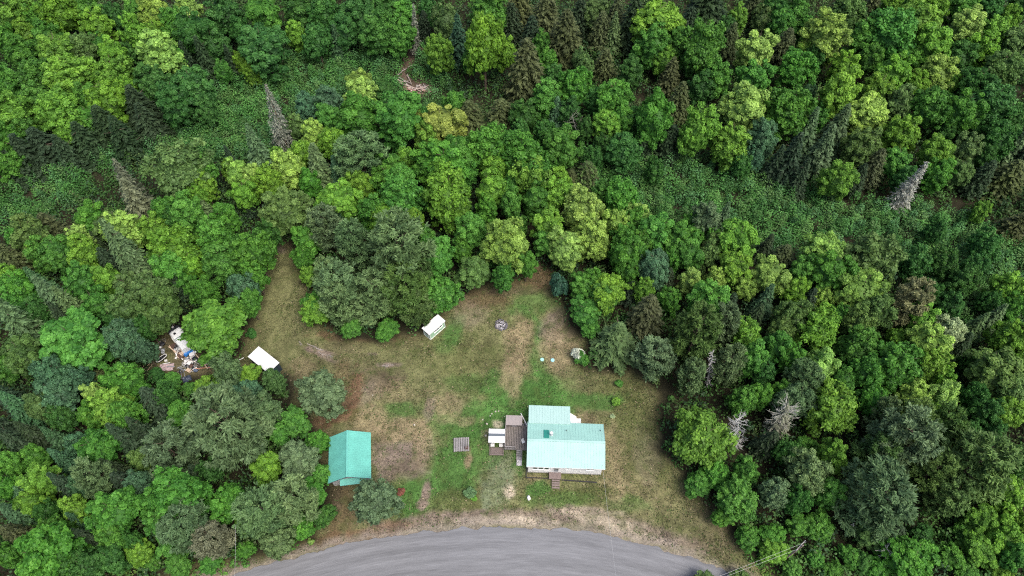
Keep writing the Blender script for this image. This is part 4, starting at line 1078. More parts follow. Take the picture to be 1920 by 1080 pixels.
# garden swing under a white canopy
gx_, gy_, _ = W(931.5, 830, 2.1)
gz_ = empty("garden_swing", (gx_, gy_, 0), hr+math.radians(1))
tag(gz_, "garden swing shelter with a white canopy crossed by a dark strip, beside the deck", "swing shelter")
for y0, y1, z0, z1, m, nm in ((0, 1.05, 2.12, 2.3, WHITEMETAL, 'canopy'), (1.055, 1.50, 2.302, 2.34, DARKGREY, 'dark_strip'), (1.505, 2.42, 2.3, 2.15, WHITEMETAL, 'canopy')):
    MB().slab([(-1.4, y0, z0), (1.3, y0, z0), (1.3, y1, z1), (-1.4, y1, z1)], .05).build(nm, m, gz_)
for x in (-1.25, 1.15):
    for y in (.1, 2.3): MB().box(x-.05, x+.05, y-.05, y+.05, -.1, 2.1).build("post", DECK, gz_)
b = MB()
for i in range(7): b.box(-1.1, 1.05, -1.3+i*.17, -1.3+i*.17+.12, .3, .34)
b.build("platform", STEPW, gz_)
for x in (-.75, .7):
    s_ = MB(); s_.box(x-.33, x+.33, -.12, .45, .55, .66); s_.build("cushion", mat("pale_cushion", (.55, .54, .52), .8, var=.15, scale=5), gz_)
b = MB(); b.beam((-1.2, -1.45, .55), (1.1, -1.45, .55), .08, .08); b.beam((-1.2, -1.45, .3), (1.1, -1.45, .3), .06, .06); b.beam((-1.2, -1.45, 0), (-1.2, -1.45, .6), .08); b.beam((1.1, -1.45, 0), (1.1, -1.45, .6), .08)
b.build("front_rail", STEPW, gz_)
b = MB(); b.beam((-1.2, -1.45, .55), (-1.2, .1, .55), .07, .07); b.beam((1.1, -1.45, .55), (1.1, .1, .55), .07, .07); b.build("side_rail", STEPW, gz_)

# wooden platform on the lawn
px_, py_, _ = W(865.5, 833, .5)
pt = empty("wooden_platform", (px_, py_, 0), math.radians(3))
tag(pt, "low platform of silvery weathered boards alone on the lawn between garage and deck", "platform")
b = MB()
for i in range(9): b.box(-1.32+i*.295, -1.32+i*.295+.215, -1.25+.03*(i % 3), 1.22, .42, .46+.006*(i % 2))
b.build("boards", DECK2, pt)
for x in (-1.15, 1.15):
    for y in (-1.1, 1.1): MB().box(x-.06, x+.06, y-.06, y+.06, -.05, .35).build("leg", DECK, pt)
b = MB(); b.box(-1.3, 1.3, -1.1, -1.0, .35, .42); b.box(-1.3, 1.3, 1.0, 1.1, .35, .42); b.build("joist", DECK, pt)
sp = empty("firewood_basket", (px_+.85, py_-.65, .47), .4)
tag(sp, "dark rusty basket of scraps on the corner of the lawn platform", "basket")
MB().disc((0, 0, 0), .24, .3, 12, .32).build("basket", mat("rusty_dark", (.07, .03, .025), .8, var=.4, scale=6), sp)
b = MB()
for i in range(5): b.beam((-.2+.08*i, -.15, .32), (-.1+.06*i, .25, .4), .05)
b.build("sticks", DECK, sp)

# ---- garage
gr = math.radians(7.2)
garage = empty("garage", (-29.35, 35.95, 0), gr)
tag(garage, "garage with a ridged bright teal metal roof, partly behind a lone sage tree", "garage")
def gbox(): 
    x0, x1, y0, y1, ze, xr, zr = .45, 6.35, .45, 7.35, 2.55, 3.4, 4.35
    v = [(x0,y0,-.1),(x1,y0,-.1),(x1,y1,-.1),(x0,y1,-.1),(x0,y0,ze),(x1,y0,ze),(x1,y1,ze),(x0,y1,ze),(xr,y0,zr),(xr,y1,zr)]
    return MB().add(v, [(1,2,6,5),(3,0,4,7),(0,1,5,8,4),(2,3,7,9,6),(0,3,2,1)])
GW = mat("grey_beige_wall", (.36, .37, .37), .7, var=.15, scale=2)
gbox().build("wall", GW, garage)
roof_plane("roof", [(0, 7.8, 2.62), (0, 0, 2.62), (3.4, 0, 4.62), (3.4, 7.8, 4.62)], .08, GTEAL, garage, .28)
roof_plane("roof", [(6.85, 0, 2.62), (6.85, 7.8, 2.62), (3.4, 7.8, 4.62), (3.4, 0, 4.62)], .08, GTEAL, garage, .28)
MB().beam((3.4, -.02, 4.66), (3.4, 7.82, 4.66), .3, .05).build("ridge_cap", GTEAL, garage)
roof_plane("awning", [(1.9, -.55, 2.38), (6.0, -.55, 2.38), (6.0, .44, 2.62), (1.9, .44, 2.62)], .05, GTEAL, garage, .3)
gd = MB().box(1.7, 5.1, .40, .447, .05, 2.2).build("garage_door", WHITE, garage)
b = MB()
for i in range(4): b.box(1.75, 5.05, .385, .399, .5+i*.42, .53+i*.42)
b.build("door_grooves", DARKGREY, gd)
b = MB()
b.beam((.05, -.03, 2.6), (3.4, -.03, 4.58), .03, .16); b.beam((6.8, -.03, 2.6), (3.4, -.03, 4.58), .03, .16); b.build("barge_board", DARKGREY, garage)

# ---- flat white roofed shed
shed = empty("storage_shed", (-47.25, 59.0, 0), math.radians(-37.2))
tag(shed, "long flat white roofed shed with dark navy walls at the edge of the trees", "shed")
MB().box(.1, 5.4, .1, 2.5, .05, 2.42).build("wall", NAVY, shed)
b = MB(); b.slab([(0, 0, 2.52), (5.5, 0, 2.52), (5.5, 2.6, 2.62), (0, 2.6, 2.62)], .1); b.build("roof", WHITEMETAL, shed)
b = MB()
for i in range(9): b.box(5.401, 5.44, .25+i*.25, .31+i*.25, .15, 2.35)
b.build("wall_ribs", NAVY, shed)
dd = MB().box(5.402, 5.46, .75, 1.8, .1, 2.05).build("door", mat("dark_teal_door", (.03, .06, .06), .5), shed)
MB().box(5.462, 5.49, .85, .92, 1.0, 1.2).build("handle", METAL, dd)

# ---- pale green cabin
ch = empty("garden_cabin", (-15.12, 63.78, 0), math.radians(47.4))
tag(ch, "tiny pale green cabin with a white roof and white corner boards beside the pine clump", "cabin")
MB().box(.12, 3.85, .12, 1.8, .1, 2.15).build("wall", PGREEN, ch)
MB().slab([(-.12, -.12, 2.28), (4.0, -.12, 2.28), (4.0, 1.92, 2.42), (-.12, 1.92, 2.42)], .08).build("roof", WHITEMETAL, ch)
MB().box(.05, 3.92, .05, 1.88, -.05, .1).build("sill_beam", WHITE, ch)
b = MB()
for x in (.06, 3.79):
    for y in (.06, 1.74): b.box(x, x+.12, y, y+.12, .101, 2.14)
b.build("corner_board", WHITE, ch)
window(ch, 'x', 1.2, 3.3, 1.15, 1.75, .119, -1, 2)
w2 = MB().box(.07, .118, .45, 1.45, .12, 2.0).build("door", WHITE, ch)
MB().box(.05, .068, .62, 1.28, 1.15, 1.8).build("pane", DARKGREY, w2); MB().box(.05, .068, .62, 1.28, .35, .95).build("panel", PGREEN, w2)
MB().box(.04, .068, 1.34, 1.38, 1.0, 1.1).build("handle", METAL, w2)
cx_, cy_, _ = W(806, 597, .6)
ct = empty("plastic_drum", (cx_, cy_, 0)); tag(ct, "terracotta coloured drum half hidden behind the pale green cabin", "drum")
TC = mat("terracotta", (.42, .13, .07), .7, var=.2, scale=4)
MB().disc((0, 0, 0), .36, .85, 18, .36).build("drum", TC, ct); MB().disc((0, 0, .852), .38, .05, 18).build("lid", TC, ct)
cx_, cy_, _ = W(797, 606, .4)
ct = empty("boulder", (cx_, cy_, 0)); tag(ct, "pale tan boulder against the back of the pale green cabin", "boulder")
MB().rock((0, 0, .25), .5, .8, 3).build("stone", mat("tan_stone", (.42, .38, .3), .9, var=.25, scale=4, bump=.4), ct, True)

# ---- fire pit
fx_, fy_, _ = W(939.5, 610, 0)
fp = empty("fire_pit", (fx_, fy_, 0)); tag(fp, "round fire pit ringed with stones and filled with grey ash on the lawn", "fire pit")
STONE = mat("sooty_stone", (.11, .105, .115), .9, var=.5, scale=3, bump=.4)
for i in range(17):
    a = i*6.283/17+random.uniform(-.08, .08); rr = 1.12+random.uniform(-.08, .08)
    MB().rock((math.cos(a)*rr, math.sin(a)*rr, .12), random.uniform(.16, .25), .75, i).build("stone", STONE, fp, True)
b = MB(); b.disc((0, 0, .012), 1.0, .05, 24, .9); b.build("ash_bed", mat("ash", (.30, .29, .31), .95, var=.8, scale=3, bump=.6), fp)
b = MB()
for i in range(16):
    a = random.random()*6.28; r1 = random.uniform(.1, .8); p = Vector((math.cos(a)*r1, math.sin(a)*r1, .12)); e = Vector((random.uniform(-.4, .4), random.uniform(-.4, .4), .08))
    b.tube([p-e, p+e], random.uniform(.03, .07), 5)
b.build("charred_sticks", BLACKP, fp)
b = MB()
for i in range(9):
    a = random.random()*6.28; r1 = random.uniform(.1, .7); b.rock((math.cos(a)*r1, math.sin(a)*r1, .1), random.uniform(.06, .13), .6, i+50)
b.build("white_ash_lumps", mat("white_ash", (.62, .6, .62), .95), fp)

# ---- septic lids, garden stone
LID = mat("mint_green_plastic", (.30, .62, .50), .5, var=.1, scale=5); LIDB = mat("blue_green_plastic", (.28, .55, .60), .5, var=.1, scale=5)
for (px, py, m, lb) in ((1016.5, 674, LID, "round mint green septic lid set in the grass, beside the dark green tuft"), (1036, 675, LIDB, "round bluish septic lid set in the bare straw, nearer the blossoming shrub")):
    x, y, _ = W(px, py, .1); t = empty("septic_lid", (x, y, 0)); tag(t, lb, "septic lid", "septic lids on the lawn")
    MB().disc((0, 0, -.02), .36, .16, 20, .34).build("riser", m, t)
    b = MB(); b.disc((0, 0, .142), .33, .03, 20, .28)
    b.build("cover", m, t)
    b = MB()
    for k in range(8):
        a = k*math.pi/4; b.box(math.cos(a)*.3-.015, math.cos(a)*.3+.015, math.sin(a)*.3-.015, math.sin(a)*.3+.015, .14, .19)
    b.build("screws", METAL, t)
x, y, _ = W(991.5, 934, 0)
t = empty("garden_stone", (x, y, 0)); tag(t, "single oval white painted stone on the grass near the road", "stone")
b = MB(); b.rock((0, 0, .1), .36, .5, 4, 12); o = b.build("stone", WHITE, t, True); o.scale = (.85, 1.15, 1)
x, y, _ = W(752, 921, 0)

# small pale boulders in the grass near the swing
BST = mat("pale_boulder", (.36, .34, .28), .9, var=.25, scale=4, bump=.3)
bl = []
for i, (px, py, r_) in enumerate([(911, 817, .22), (913, 795, .2), (922, 776, .16), (929, 772, .17), (935, 771, .14), (905, 787, .15), (919, 780, .13), (946, 781, .12), (777, 797, .2), (699, 741, .12)]):
    x, y, _ = W(px, py, 0); t = empty("small_boulder", (x, y, 0)); MB().rock((0, 0, r_*.4), r_, .7, i+9).build("stone", BST, t, True)
    tag(t, "x", "boulder", "pale boulders in the lawn"); bl.append((t, 's', px, py))
rank_labels(bl, [('the garden swing', 932, 822), ('the taupe roofed shed', 964, 788), ('the teal garage', 655, 860), ('the driveway end', 950, 960)], lambda c, o, n: f"small pale boulder lying in the lawn grass, {o} to {n}")

# ---- driftwood in the creek
LOG = [mat("pale_driftwood", (.42, .34, .30), .85, var=.35, scale=2), mat("reddish_driftwood", (.30, .18, .155), .85, var=.35, scale=2), mat("grey_driftwood", (.30, .27, .25), .85, var=.35, scale=2)]
LOGW = ['pale', 'reddish', 'grey']
logs = []
LG = [(742,154,760,163,.16,0),(745,150,775,168,.2,0),(748,146,772,158,.14,2),(752,158,782,167,.22,0),(756,164,800,166,.2,1),(765,166,806,170,.22,0),(770,171,804,160,.14,0),(776,175,795,177,.2,1),(768,173,786,178,.2,1),
      (781,161,806,168,.18,2),(780,165,790,159,.15,2),(786,160,792,170,.16,0),(794,159,799,168,.14,2),(789,170,808,172,.2,1),(763,142,772,158,.1,0),(764,140,768,150,.08,2),(741,155,750,161,.12,0),(755,150,766,160,.15,2),(759,168,780,171,.2,1),
      (744,151,762,156,.14,0),(765,128,778,122,.12,2),(752,136,764,129,.14,2),(746,142,756,134,.12,2),(799,171,807,178,.12,1),(772,178,783,182,.13,2),(760,158,790,172,.12,0),(800,163,805,172,.12,0)]
for i, (ax, ay, bx2, by2, r_, m) in enumerate(LG):
    z = .15+.12*(i % 4); A = Vector(W(ax, ay, z)); B = Vector(W(bx2, by2, z+random.uniform(-.05, .3))); mid = (A+B)/2; g0 = float(hz(mid.x, mid.y))
    t = empty("driftwood_log", (mid.x, mid.y, g0)); dvec = (B-A)/2; o3 = Vector((0, 0, z)); dvec.z = 0
    q = Vector((-dvec.y, dvec.x, 0)).normalized()*random.uniform(-.12, .12)*dvec.length
    b = MB(); b.tube([o3-dvec, o3+q+Vector((0, 0, .05)), o3+dvec+Vector((0, 0, .1))], [r_, r_*.85, r_*.5], 8); b.build("log", LOG[m], t)
    b = MB(); p = o3+dvec*random.uniform(-.3, .4)+q; b.tube([p, p+Vector((random.uniform(-.6, .6), random.uniform(-.6, .6), .35))], [r_*.4, r_*.15], 5); b.build("branch_stub", LOG[m], t)
    tag(t, "x", "log", "driftwood logs in the creek"); logs.append((t, m, (ax+bx2)/2, (ay+by2)/2))
rank_labels(logs, [('the orange tinged tree', 827, 215), ('the slim dead spruce', 778, 90), ('the far end of the jam', 806, 168), ('the pale maple', 673, 155), ('the red foot of the jam', 785, 178), ('the bend of the creek', 745, 150), ('the middle of the jam', 775, 165)],
            lambda c, o, n: f"{LOGW[c]} driftwood log in the creek jam, {o} to {n}")

# ---- utility pole and wires
pxw, pyw, _ = W(1504, 1024, 9.4)
up = empty("utility_pole", (pxw, pyw, 0), math.radians(40)); tag(up, "wooden utility pole with a crossarm standing in a dark gap of the trees", "utility pole")
b = MB(); b.tube([(0, 0, -.5), (0, 0, 5), (0, 0, 9.8)], [.17, .15, .11], 10); b.build("pole", mat("pole_wood", (.20, .16, .13), .9, var=.3, scale=2), up)
MB().box(-1.05, 1.05, .12, .22, 9.1, 9.22).build("crossarm", DECK2, up)
for x in (-.95, .0, .95):
    MB().disc((x, .17, 9.225), .06, .2, 10, .04).build("insulator", WHITE, up)
def wire(pts, r_, label):
    o = MB().tube(pts, r_, 5).build("overhead_wire", mat("wire_grey", (.45, .45, .44), .5), None); tag(o, label, "wire", "overhead wires"); return o
def sag(A, B, n, s):
    A = Vector(A); B = Vector(B)
    return [A.lerp(B, i/n)-Vector((0, 0, s*4*(i/n)*(1-i/n))) for i in range(n+1)]
def beyond(A, B, L):
    A = Vector(A); B = Vector(B); d = (B-A); d.z = 0; d.normalize(); return A+d*L
A = W(1512, 1016, 9.5); B = beyond(A, W(1375, 1070, 9.2), 60); wire(sag(A, (B.x, B.y, 9.5), 16, .5), .012, "upper of two pale wires running from the utility pole over the roadside trees")
A = W(1497, 1029, 9.2); B = beyond(A, W(1400, 1066, 9.0), 58); wire(sag(A, (B.x, B.y, 9.2), 16, .5), .012, "lower of two pale wires running from the utility pole over the roadside trees")
A = W(442, 985, 8.5); B = W(437, 1150, 8.0); wire(sag(A, B, 10, .2), .011, "thin wire crossing over the trees and the road's far end")
A = (14.5, 41.6, 3.0); B = W(1160, 1120, 7.5); wire(sag(A, B, 14, .4), .012, "thin service wire from the gable end of the house towards the road")
# ------------------------------------------------------------------ camper and junk heap
CAMW = mat("chalky_white_shell", (.62, .65, .66), .4, var=.2, scale=1.5)
CAMK = mat("dark_tinted_shell", (.045, .05, .06), .5, var=.5, scale=2)
BLUE = mat("blue_tarpaulin", (.02, .16, .48), .45, var=.35, scale=2, bump=.6)
PLAS = mat("crumpled_white_plastic", (.62, .66, .72), .4, var=.25, scale=3, bump=.8)
RUST = mat("rusty_metal", (.085, .05, .04), .8, var=.5, scale=4)
PINK = mat("faded_pink_sheet", (.36, .28, .29), .7, var=.35, scale=3)
TANW = mat("tan_board", (.50, .38, .28), .8, var=.2, scale=3)
BLK = mat("black_plastic", (.02, .022, .028), .35, var=.3, scale=3)
GREYM = mat("grey_metal_sheet", (.33, .35, .37), .4, metal=.3, var=.3, scale=3)
ORNG = mat("faded_orange_pipe", (.55, .27, .18), .6, var=.2, scale=3)
a_ = Vector(W(321, 611, 1.6)); b_ = Vector(W(353, 653, 1.6))
ang = math.atan2(b_.y-a_.y, b_.x-a_.x); Lc = (b_-a_).length
cmp_ = empty("camper_trailer", (a_.x, a_.y, 0), ang)
tag(cmp_, "old white camper trailer with a dark rounded nose, half under the bright round tree", "camper")
def shell(x0, x1, half, z0, z1, taper=0.0, n=8):
    b = MB(); V_ = []; 
    for i in range(n+1):
        t = i/n; x = x0+(x1-x0)*t
        s = 1.0
        if taper: s = math.sin(min(1, (t*1.0+.18))*math.pi/2)**.55 if taper > 0 else 1
        hw = half*s; zt = z0+(z1-z0)*s
        V_ += [(x, -hw, z0), (x, -hw, zt-.35), (x, -hw*.86, zt-.1), (x, -hw*.5, zt), (x, hw*.5, zt), (x, hw*.86, zt-.1), (x, hw, zt-.35), (x, hw, z0)]
    F_ = []
    for i in range(n):
        for k in range(8):
            k2 = (k+1) % 8; F_.append((i*8+k, (i+1)*8+k, (i+1)*8+k2, i*8+k2))
    F_.append(tuple(range(7, -1, -1))); F_.append(tuple(n*8+k for k in range(8)))
    return b.add(V_, [f[::-1] for f in F_])
hwc = 1.12
shell(0, 1.7, hwc, .45, 2.2, 1).build("nose", CAMK, cmp_)
shell(1.703, Lc, hwc, .45, 2.2, 0, 4).build("body", CAMW, cmp_)
MB().box(.75, 1.1, -.1, .25, 2.17, 2.26).build("roof_light", WHITE, cmp_)
MB().box(2.3, 2.75, -.55, -.12, 2.19, 2.3).build("roof_vent", BLK, cmp_)
MB().box(3.6, 3.72, -1.0, 1.0, 2.2, 2.24).build("strap", mat("green_strap", (.04, .1, .08), .6), cmp_)
MB().box(3.95, 4.03, -1.0, 1.0, 2.2, 2.24).build("strap", mat("green_strap", (.04, .1, .08), .6), cmp_)
for y in (-1.0, 1.0):
    wl_ = MB(); n = 16; c = (3.0, y, .34)
    v = [(c[0]+.34*math.cos(k*6.283/n), c[1]+s*.09, c[2]+.34*math.sin(k*6.283/n)) for s in (-1, 1) for k in range(n)]
    wl_.add(v, [(k, (k+1) % n, n+(k+1) % n, n+k) for k in range(n)]+[tuple(range(n-1, -1, -1)), tuple(range(n, 2*n))]); wl_.build("wheel", BLK, cmp_)
b = MB(); b.beam((0, 0, .4), (-1.1, 0, .38), .1); b.beam((.2, -.6, .4), (-.9, 0, .38), .08); b.beam((.2, .6, .4), (-.9, 0, .38), .08); b.build("drawbar", RUST, cmp_)
window(cmp_, 'x', 2.2, 3.4, 1.2, 1.75, -hwc-.001, -1, 1)

def sheet(px, py, w, d, z, rz, m, nm, label, cat, crump=.12, thick=.05):
    x, y, _ = W(px, py, z); t = empty(nm, (x, y, 0), rz); r = np.random.default_rng(int(px*7+py)); n = 9
    b = MB(); V_ = []
    for s in (0, 1):
        for i in range(n):
            for j in range(n):
                e = 1-.15*r.random() if i in (0, n-1) or j in (0, n-1) else 1
                V_.append(((i/(n-1)-.5)*w*e, (j/(n-1)-.5)*d*e, z+crump*r.normal()*.6-(.0 if s else thick)-(.25*z if (i in (0, n-1) or j in (0, n-1)) else 0)))
    for i in range(n-1):
        for j in range(n-1):
            k = i*n+j; b_o = n*n
            b.f.append((k+b_o, k+n+b_o, k+n+1+b_o, k+1+b_o)); b.f.append((k, k+1, k+n+1, k+n))
    b.v = V_
    b.build(cat.replace(' ', '_'), m, t); tag(t, label, cat); return t
sheet(352, 657, 1.5, 2.2, .95, ang+.1, BLUE, "tarpaulin", "crumpled bright blue tarpaulin at the tail of the white camper", "tarp")
sheet(368, 650, 1.9, 2.2, .8, ang, PLAS, "plastic_sheet", "crumpled white plastic sheet beside the blue tarpaulin under the tree", "plastic sheet", .2)
sheet(312, 688, 2.6, 1.5, .18, .1, PINK, "roofing_sheet", "faded pinkish corrugated sheets lying apart from the junk heap", "sheet metal", .05)
sheet(305, 658, .7, 1.1, .3, .3, GREYM, "scrap_sheet", "bent light grey metal panel standing apart beside the pinkish sheets' tyre", "metal panel", .06)
sheet(350, 710, 1.6, 1.3, .45, .5, mat("dark_blue_tarpaulin", (.05, .065, .10), .4, var=.4, scale=3, bump=.6), "tarpaulin", "dark blue grey tarpaulin bundle below the junk heap", "tarp", .16)
sheet(308, 713, .7, .6, .35, .2, PLAS, "plastic_bag", "lone crumpled white bag among leaves below the pinkish sheets", "bag", .12)
# flat trailer loaded with scrap
tx, ty, _ = W(337, 654, .6)
tr = empty("flat_trailer", (tx, ty, 0), ang)
tag(tr, "rusty flat trailer with pale side rails, parked along the camper and loaded with scrap", "trailer")
MB().box(-1.9, 1.9, -1.0, 1.0, .45, .53).build("bed", RUST, tr)
MB().beam((-1.9, -1.05, .68), (1.9, -1.05, .68), .08, .12).build("side_rail", TANW, tr); MB().beam((-1.9, 1.05, .68), (1.9, 1.05, .68), .08, .12).build("side_rail", TANW, tr)
for y in (-.85, .85):
    b = MB(); n = 14; v = [(.3+.3*math.cos(k*6.283/n), y+s*.09, .3+.3*math.sin(k*6.283/n)) for s in (-1, 1) for k in range(n)]
    b.add(v, [(k, (k+1) % n, n+(k+1) % n, n+k) for k in range(n)]+[tuple(range(n-1, -1, -1)), tuple(range(n, 2*n))]); b.build("wheel", BLK, tr)
junk = []
JL = [('the white camper', 336, 630), ('the blue tarpaulin', 352, 657), ('the pinkish sheets', 312, 688), ('the orange pipe', 390, 688), ('the dark tarpaulin', 350, 710), ('the white plastic sheet', 368, 650), ('the black tub', 303, 672), ('the flat trailer', 337, 654)]
def jitem(kind, px, py, z=.0, s=1.0, rz=None, m=None, w=None):
    x, y, _ = W(px, py, z+.2); rz = random.random()*3.14 if rz is None else rz
    if kind == 'board':
        t = empty("scrap_board", (x, y, z), rz); L_ = s
        b = MB(); b.beam((-L_/2, 0, .08), (L_/2, 0, .08+random.uniform(0, .25)), .16, .035); b.build("board", m, t); cat = 'board'
    elif kind == 'box':
        t = empty("scrap_box", (x, y, z), rz)
        b = MB(); b.box(-s/2, s/2, -s*.38, s*.38, 0, s*.55); b.build("box", m, t)
        b = MB(); b.box(-s*.53, s*.53, -s*.41, s*.41, s*.553, s*.62); b.build("lid", m, t); cat = 'box'
    elif kind == 'bag':
        t = empty("rubbish_bag", (x, y, z), rz); b = MB(); b.rock((0, 0, s*.35), s*.5, .7, int(px)); b.build("bag", m, t)
        MB().disc((0, 0, s*.66), .05, .1, 8, .09).build("knot", m, t); cat = 'bag'
    elif kind == 'pipe':
        t = empty("metal_pipe", (x, y, z), rz); b = MB(); b.tube([(-s/2, 0, .1), (s/2, 0, .1+random.uniform(0, .35))], .035, 8); b.build("pipe", m, t); cat = 'pipe'
    elif kind == 'frame':
        t = empty("chair_frame", (x, y, z), rz); b = MB(); k = s/2
        b.tube([(-k, -k*.7, .05), (k, -k*.7, .3), (k, k*.7, .35), (-k, k*.7, .1), (-k, -k*.7, .05)], .03, 6); b.tube([(-k, 0, .1), (k, 0, .33)], .025, 6); b.build("frame", m, t); cat = 'frame'
    elif kind == 'tyre':
        t = empty("old_tyre", (x, y, z), rz); b = MB(); n = 18
        b.tube([(s*.36*math.cos(k*6.283/n), s*.36*math.sin(k*6.283/n), .12) for k in range(n+1)], .12, 8, False); b.build("tyre", m, t); cat = 'tyre'
    tag(t, 'x', cat, 'junk heap pieces'); junk.append((t, (w, {'board': 'board', 'box': 'box', 'bag': 'rubbish bag', 'pipe': 'thin metal pipe', 'frame': 'tubular frame', 'tyre': 'tyre'}[kind]), px, py))
for a in [('board', 323, 655, .7, 2.2, ang+.2, TANW, 'tan'), ('board', 329, 661, .7, 1.6, ang-.3, WHITE, 'white'), ('box', 342, 663, .6, .75, None, TANW, 'tan'), ('box', 341, 653, .6, .6, None, TANW, 'tan'), ('bag', 331, 651, .55, .7, None, BLK, 'black'),
          ('bag', 327, 648, .55, .55, None, RUST, 'rusty brown'), ('frame', 334, 648, .6, .9, None, METAL, 'silvery'), ('box', 337, 645, .6, .5, None, WHITE, 'white'), ('pipe', 336, 658, .8, 2.0, ang, METAL, 'silvery'), ('bag', 347, 649, .5, .8, None, BLK, 'black'),
          ('box', 361, 665, .2, .9, .3, WHITE, 'white'), ('board', 367, 664, .2, 3.4, ang, TANW, 'tan'), ('board', 355, 673, .2, 2.0, None, STEPW, 'reddish'), ('board', 352, 677, .3, 1.8, None, STEPW, 'reddish'), ('box', 356, 681, .3, .8, None, WHITE, 'white'),
          ('box', 348, 680, .1, .55, None, WHITE, 'white'), ('frame', 366, 681, .3, 1.3, None, METAL, 'silvery'), ('frame', 371, 686, .2, 1.2, None, METAL, 'silvery'), ('pipe', 345, 688, .2, 2.3, .2, METAL, 'silvery'), ('pipe', 343, 685, .2, 2.3, .5, METAL, 'silvery'),
          ('pipe', 341, 691, .1, 2.0, -.4, METAL, 'silvery'), ('box', 354, 695, .1, .75, -.5, TANW, 'tan'), ('bag', 367, 695, .0, .8, None, mat("blue_grey_plastic", (.10, .13, .2), .4), 'blue grey'), ('bag', 363, 690, .0, .7, None, BLK, 'black'), ('board', 383, 683, .2, 2.6, ang, TANW, 'tan'),
          ('board', 378, 677, .2, 2.4, ang+.1, TANW, 'tan'), ('box', 386, 681, .1, .5, None, WHITE, 'white'), ('bag', 359, 686, .2, .8, None, RUST, 'rusty brown'), ('bag', 351, 686, .2, .7, None, BLK, 'black'), ('tyre', 340, 695, 0, 1.0, None, BLK, 'black'), ('frame', 394, 686, 0, .7, None, METAL, 'silvery'),
          ('frame', 340, 702, 0, 1.4, None, METAL, 'silvery'), ('bag', 305, 645, 0, .9, None, BLK, 'black'), ('frame', 306, 639, 0, .9, None, METAL, 'silvery'), ('frame', 300, 648, 0, 1.4, 1.2, METAL, 'silvery'), ('bag', 300, 651, 0, .5, None, WHITE, 'white'), ('board', 312, 681, .25, 1.4, .1, WHITE, 'white'),
          ('board', 320, 687, .25, 1.6, -.1, GREYM, 'grey'), ('box', 311, 676, 0, .45, None, WHITE, 'white'), ('bag', 365, 673, .3, .9, None, BLK, 'black'), ('bag', 373, 676, .1, .9, None, BLK, 'black'), ('tyre', 357, 690, .3, 1.0, None, BLK, 'black'), ('board', 347, 694, .1, 2.4, ang+.5, GREYM, 'grey'),
          ('board', 361, 678, .4, 1.6, 1.4, WHITE, 'white'), ('box', 330, 671, 0, .4, None, WHITE, 'white'), ('frame', 277, 686, 0, 1.6, 1.0, TANW, 'tan'), ('box', 350, 674, .3, .5, None, GREYM, 'grey'), ('bag', 357, 677, .4, .6, None, STEPW, 'reddish'),
          ('box', 333, 657, .55, .55, None, STEPW, 'reddish'), ('board', 338, 668, .3, 1.8, ang, WHITE, 'white'), ('frame', 347, 683, .3, .8, None, WHITE, 'white'), ('board', 362, 692, .2, 1.5, .6, WHITE, 'white'), ('board', 452, 673, 0, 1.0, .5, WHITE, 'white')]:
    jitem(*a)
_q = random.Random(77)
for i in range(34):
    ax_, ay_, sx_, sy_ = [(334, 654, 9, 8), (358, 684, 13, 9), (350, 676, 10, 8)][i % 3]
    kd = _q.choice(['box', 'board', 'bag', 'pipe', 'frame']); mm, ww = _q.choice([(WHITE, 'white'), (WHITE, 'white'), (METAL, 'silvery'), (BLK, 'black'), (TANW, 'tan'), (GREYM, 'grey')])
    jitem(kd, ax_+_q.gauss(0, .5)*sx_, ay_+_q.gauss(0, .5)*sy_, .55 if i % 3 == 0 else .1, _q.uniform(.35, .7) if kd in ('box', 'bag') else _q.uniform(.7, 1.6), _q.random()*3, mm, ww)
rank_labels(junk, JL, lambda c, o, n: f"{c[0]} {c[1]} in the junk heap, {o} to {n}")
next(j for j in junk if j[2] == 452)[0]['label'] = "short white board lying in the grass near the flat white roofed shed"
x, y, _ = W(388, 689, .3)
t = empty("drain_pipe", (x, y, 0), .14); tag(t, "long faded orange pipe sticking out of the junk heap", "pipe")
MB().tube([(-1.9, 0, .35), (1.9, 0, .15)], .07, 10).build("pipe", ORNG, t); MB().tube([(-1.95, 0, .353), (-1.7, 0, .34)], .095, 10).build("collar", ORNG, t)
x, y, _ = W(303, 672, .4)
t = empty("bathtub", (x, y, 0), math.radians(48)); tag(t, "black lined white rimmed tub lying tilted near the pinkish sheets", "tub")
b = MB(); n = 20
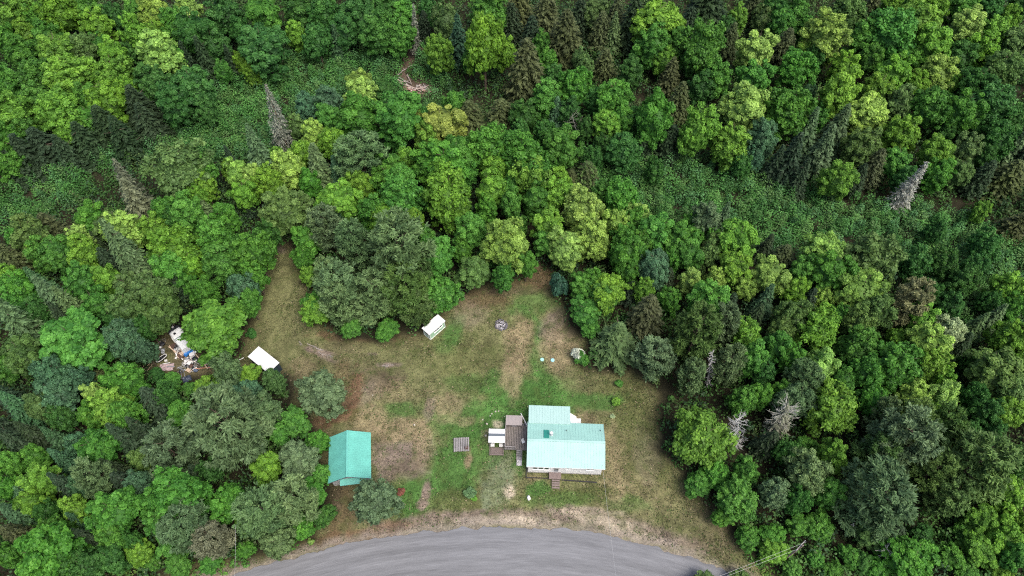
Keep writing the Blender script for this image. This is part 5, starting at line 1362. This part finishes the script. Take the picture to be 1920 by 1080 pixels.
def ring(rx, ry, z): return [(rx*math.copysign(abs(math.cos(k*6.283/n))**.7, math.cos(k*6.283/n)), ry*math.copysign(abs(math.sin(k*6.283/n))**.7, math.sin(k*6.283/n)), z) for k in range(n)]
V_ = ring(.85, .3, .02)+ring(1.05, .42, .5)+ring(.95, .33, .5)+ring(.8, .24, .1)
b.add(V_, [(i*n+k, i*n+(k+1) % n, (i+1)*n+(k+1) % n, (i+1)*n+k) for i in (0, 2) for k in range(n)]+[tuple(range(n-1, -1, -1)), tuple(3*n+k for k in range(n))]); b.build("basin", BLK, t)
b = MB(); b.add(ring(1.07, .44, .5)+ring(.93, .31, .5)+ring(1.07, .44, .55)+ring(.93, .31, .55), [(2*n+k, 2*n+(k+1) % n, 3*n+(k+1) % n, 3*n+k) for k in range(n)]+[(k, (k+1) % n, 2*n+(k+1) % n, 2*n+k) for k in range(n)]+[(n+(k+1) % n, n+k, 3*n+k, 3*n+(k+1) % n) for k in range(n)]); b.build("rim", WHITE, t)

# fallen grey sticks and brush lying in the yard where it meets the trees
stk = []
for i, (px, py, l_, rz) in enumerate([(590, 652, 3.5, -.5), (606, 664, 2.2, -.4), (563, 645, 1.0, -1.0), (600, 655, 1.4, -.2), (730, 684, 1.8, .1), (722, 687, 1.2, -.2), (620, 668, 1.0, -.6)]):
    x, y, _ = W(px, py, 0); t = empty("fallen_branch", (x, y, 0), rz); q = random.Random(i); b = MB()
    b.tube([(-l_/2, 0, .05), (0, q.uniform(-.2, .2), .08), (l_/2, q.uniform(-.2, .2), .05)], [.06, .05, .02], 6); b.build("stem", LOG[2], t)
    b = MB()
    for k in range(7):
        s = q.uniform(-.45, .45)*l_; b.tube([(s, 0, .06), (s+q.uniform(-.3, .5), q.uniform(-.5, .5), .12)], [.025, .01], 4)
    b.build("twigs", LOG[2], t); tag(t, 'x', 'branch', 'fallen branches in the yard'); stk.append((t, 's', px, py))
rank_labels(stk, [('the lone sage tree', 601, 735), ('the pale green cabin', 810, 612), ('the white roofed shed', 490, 672)], lambda c, o, n: f"grey fallen branch on the bare yard ground, {o} to {n}")
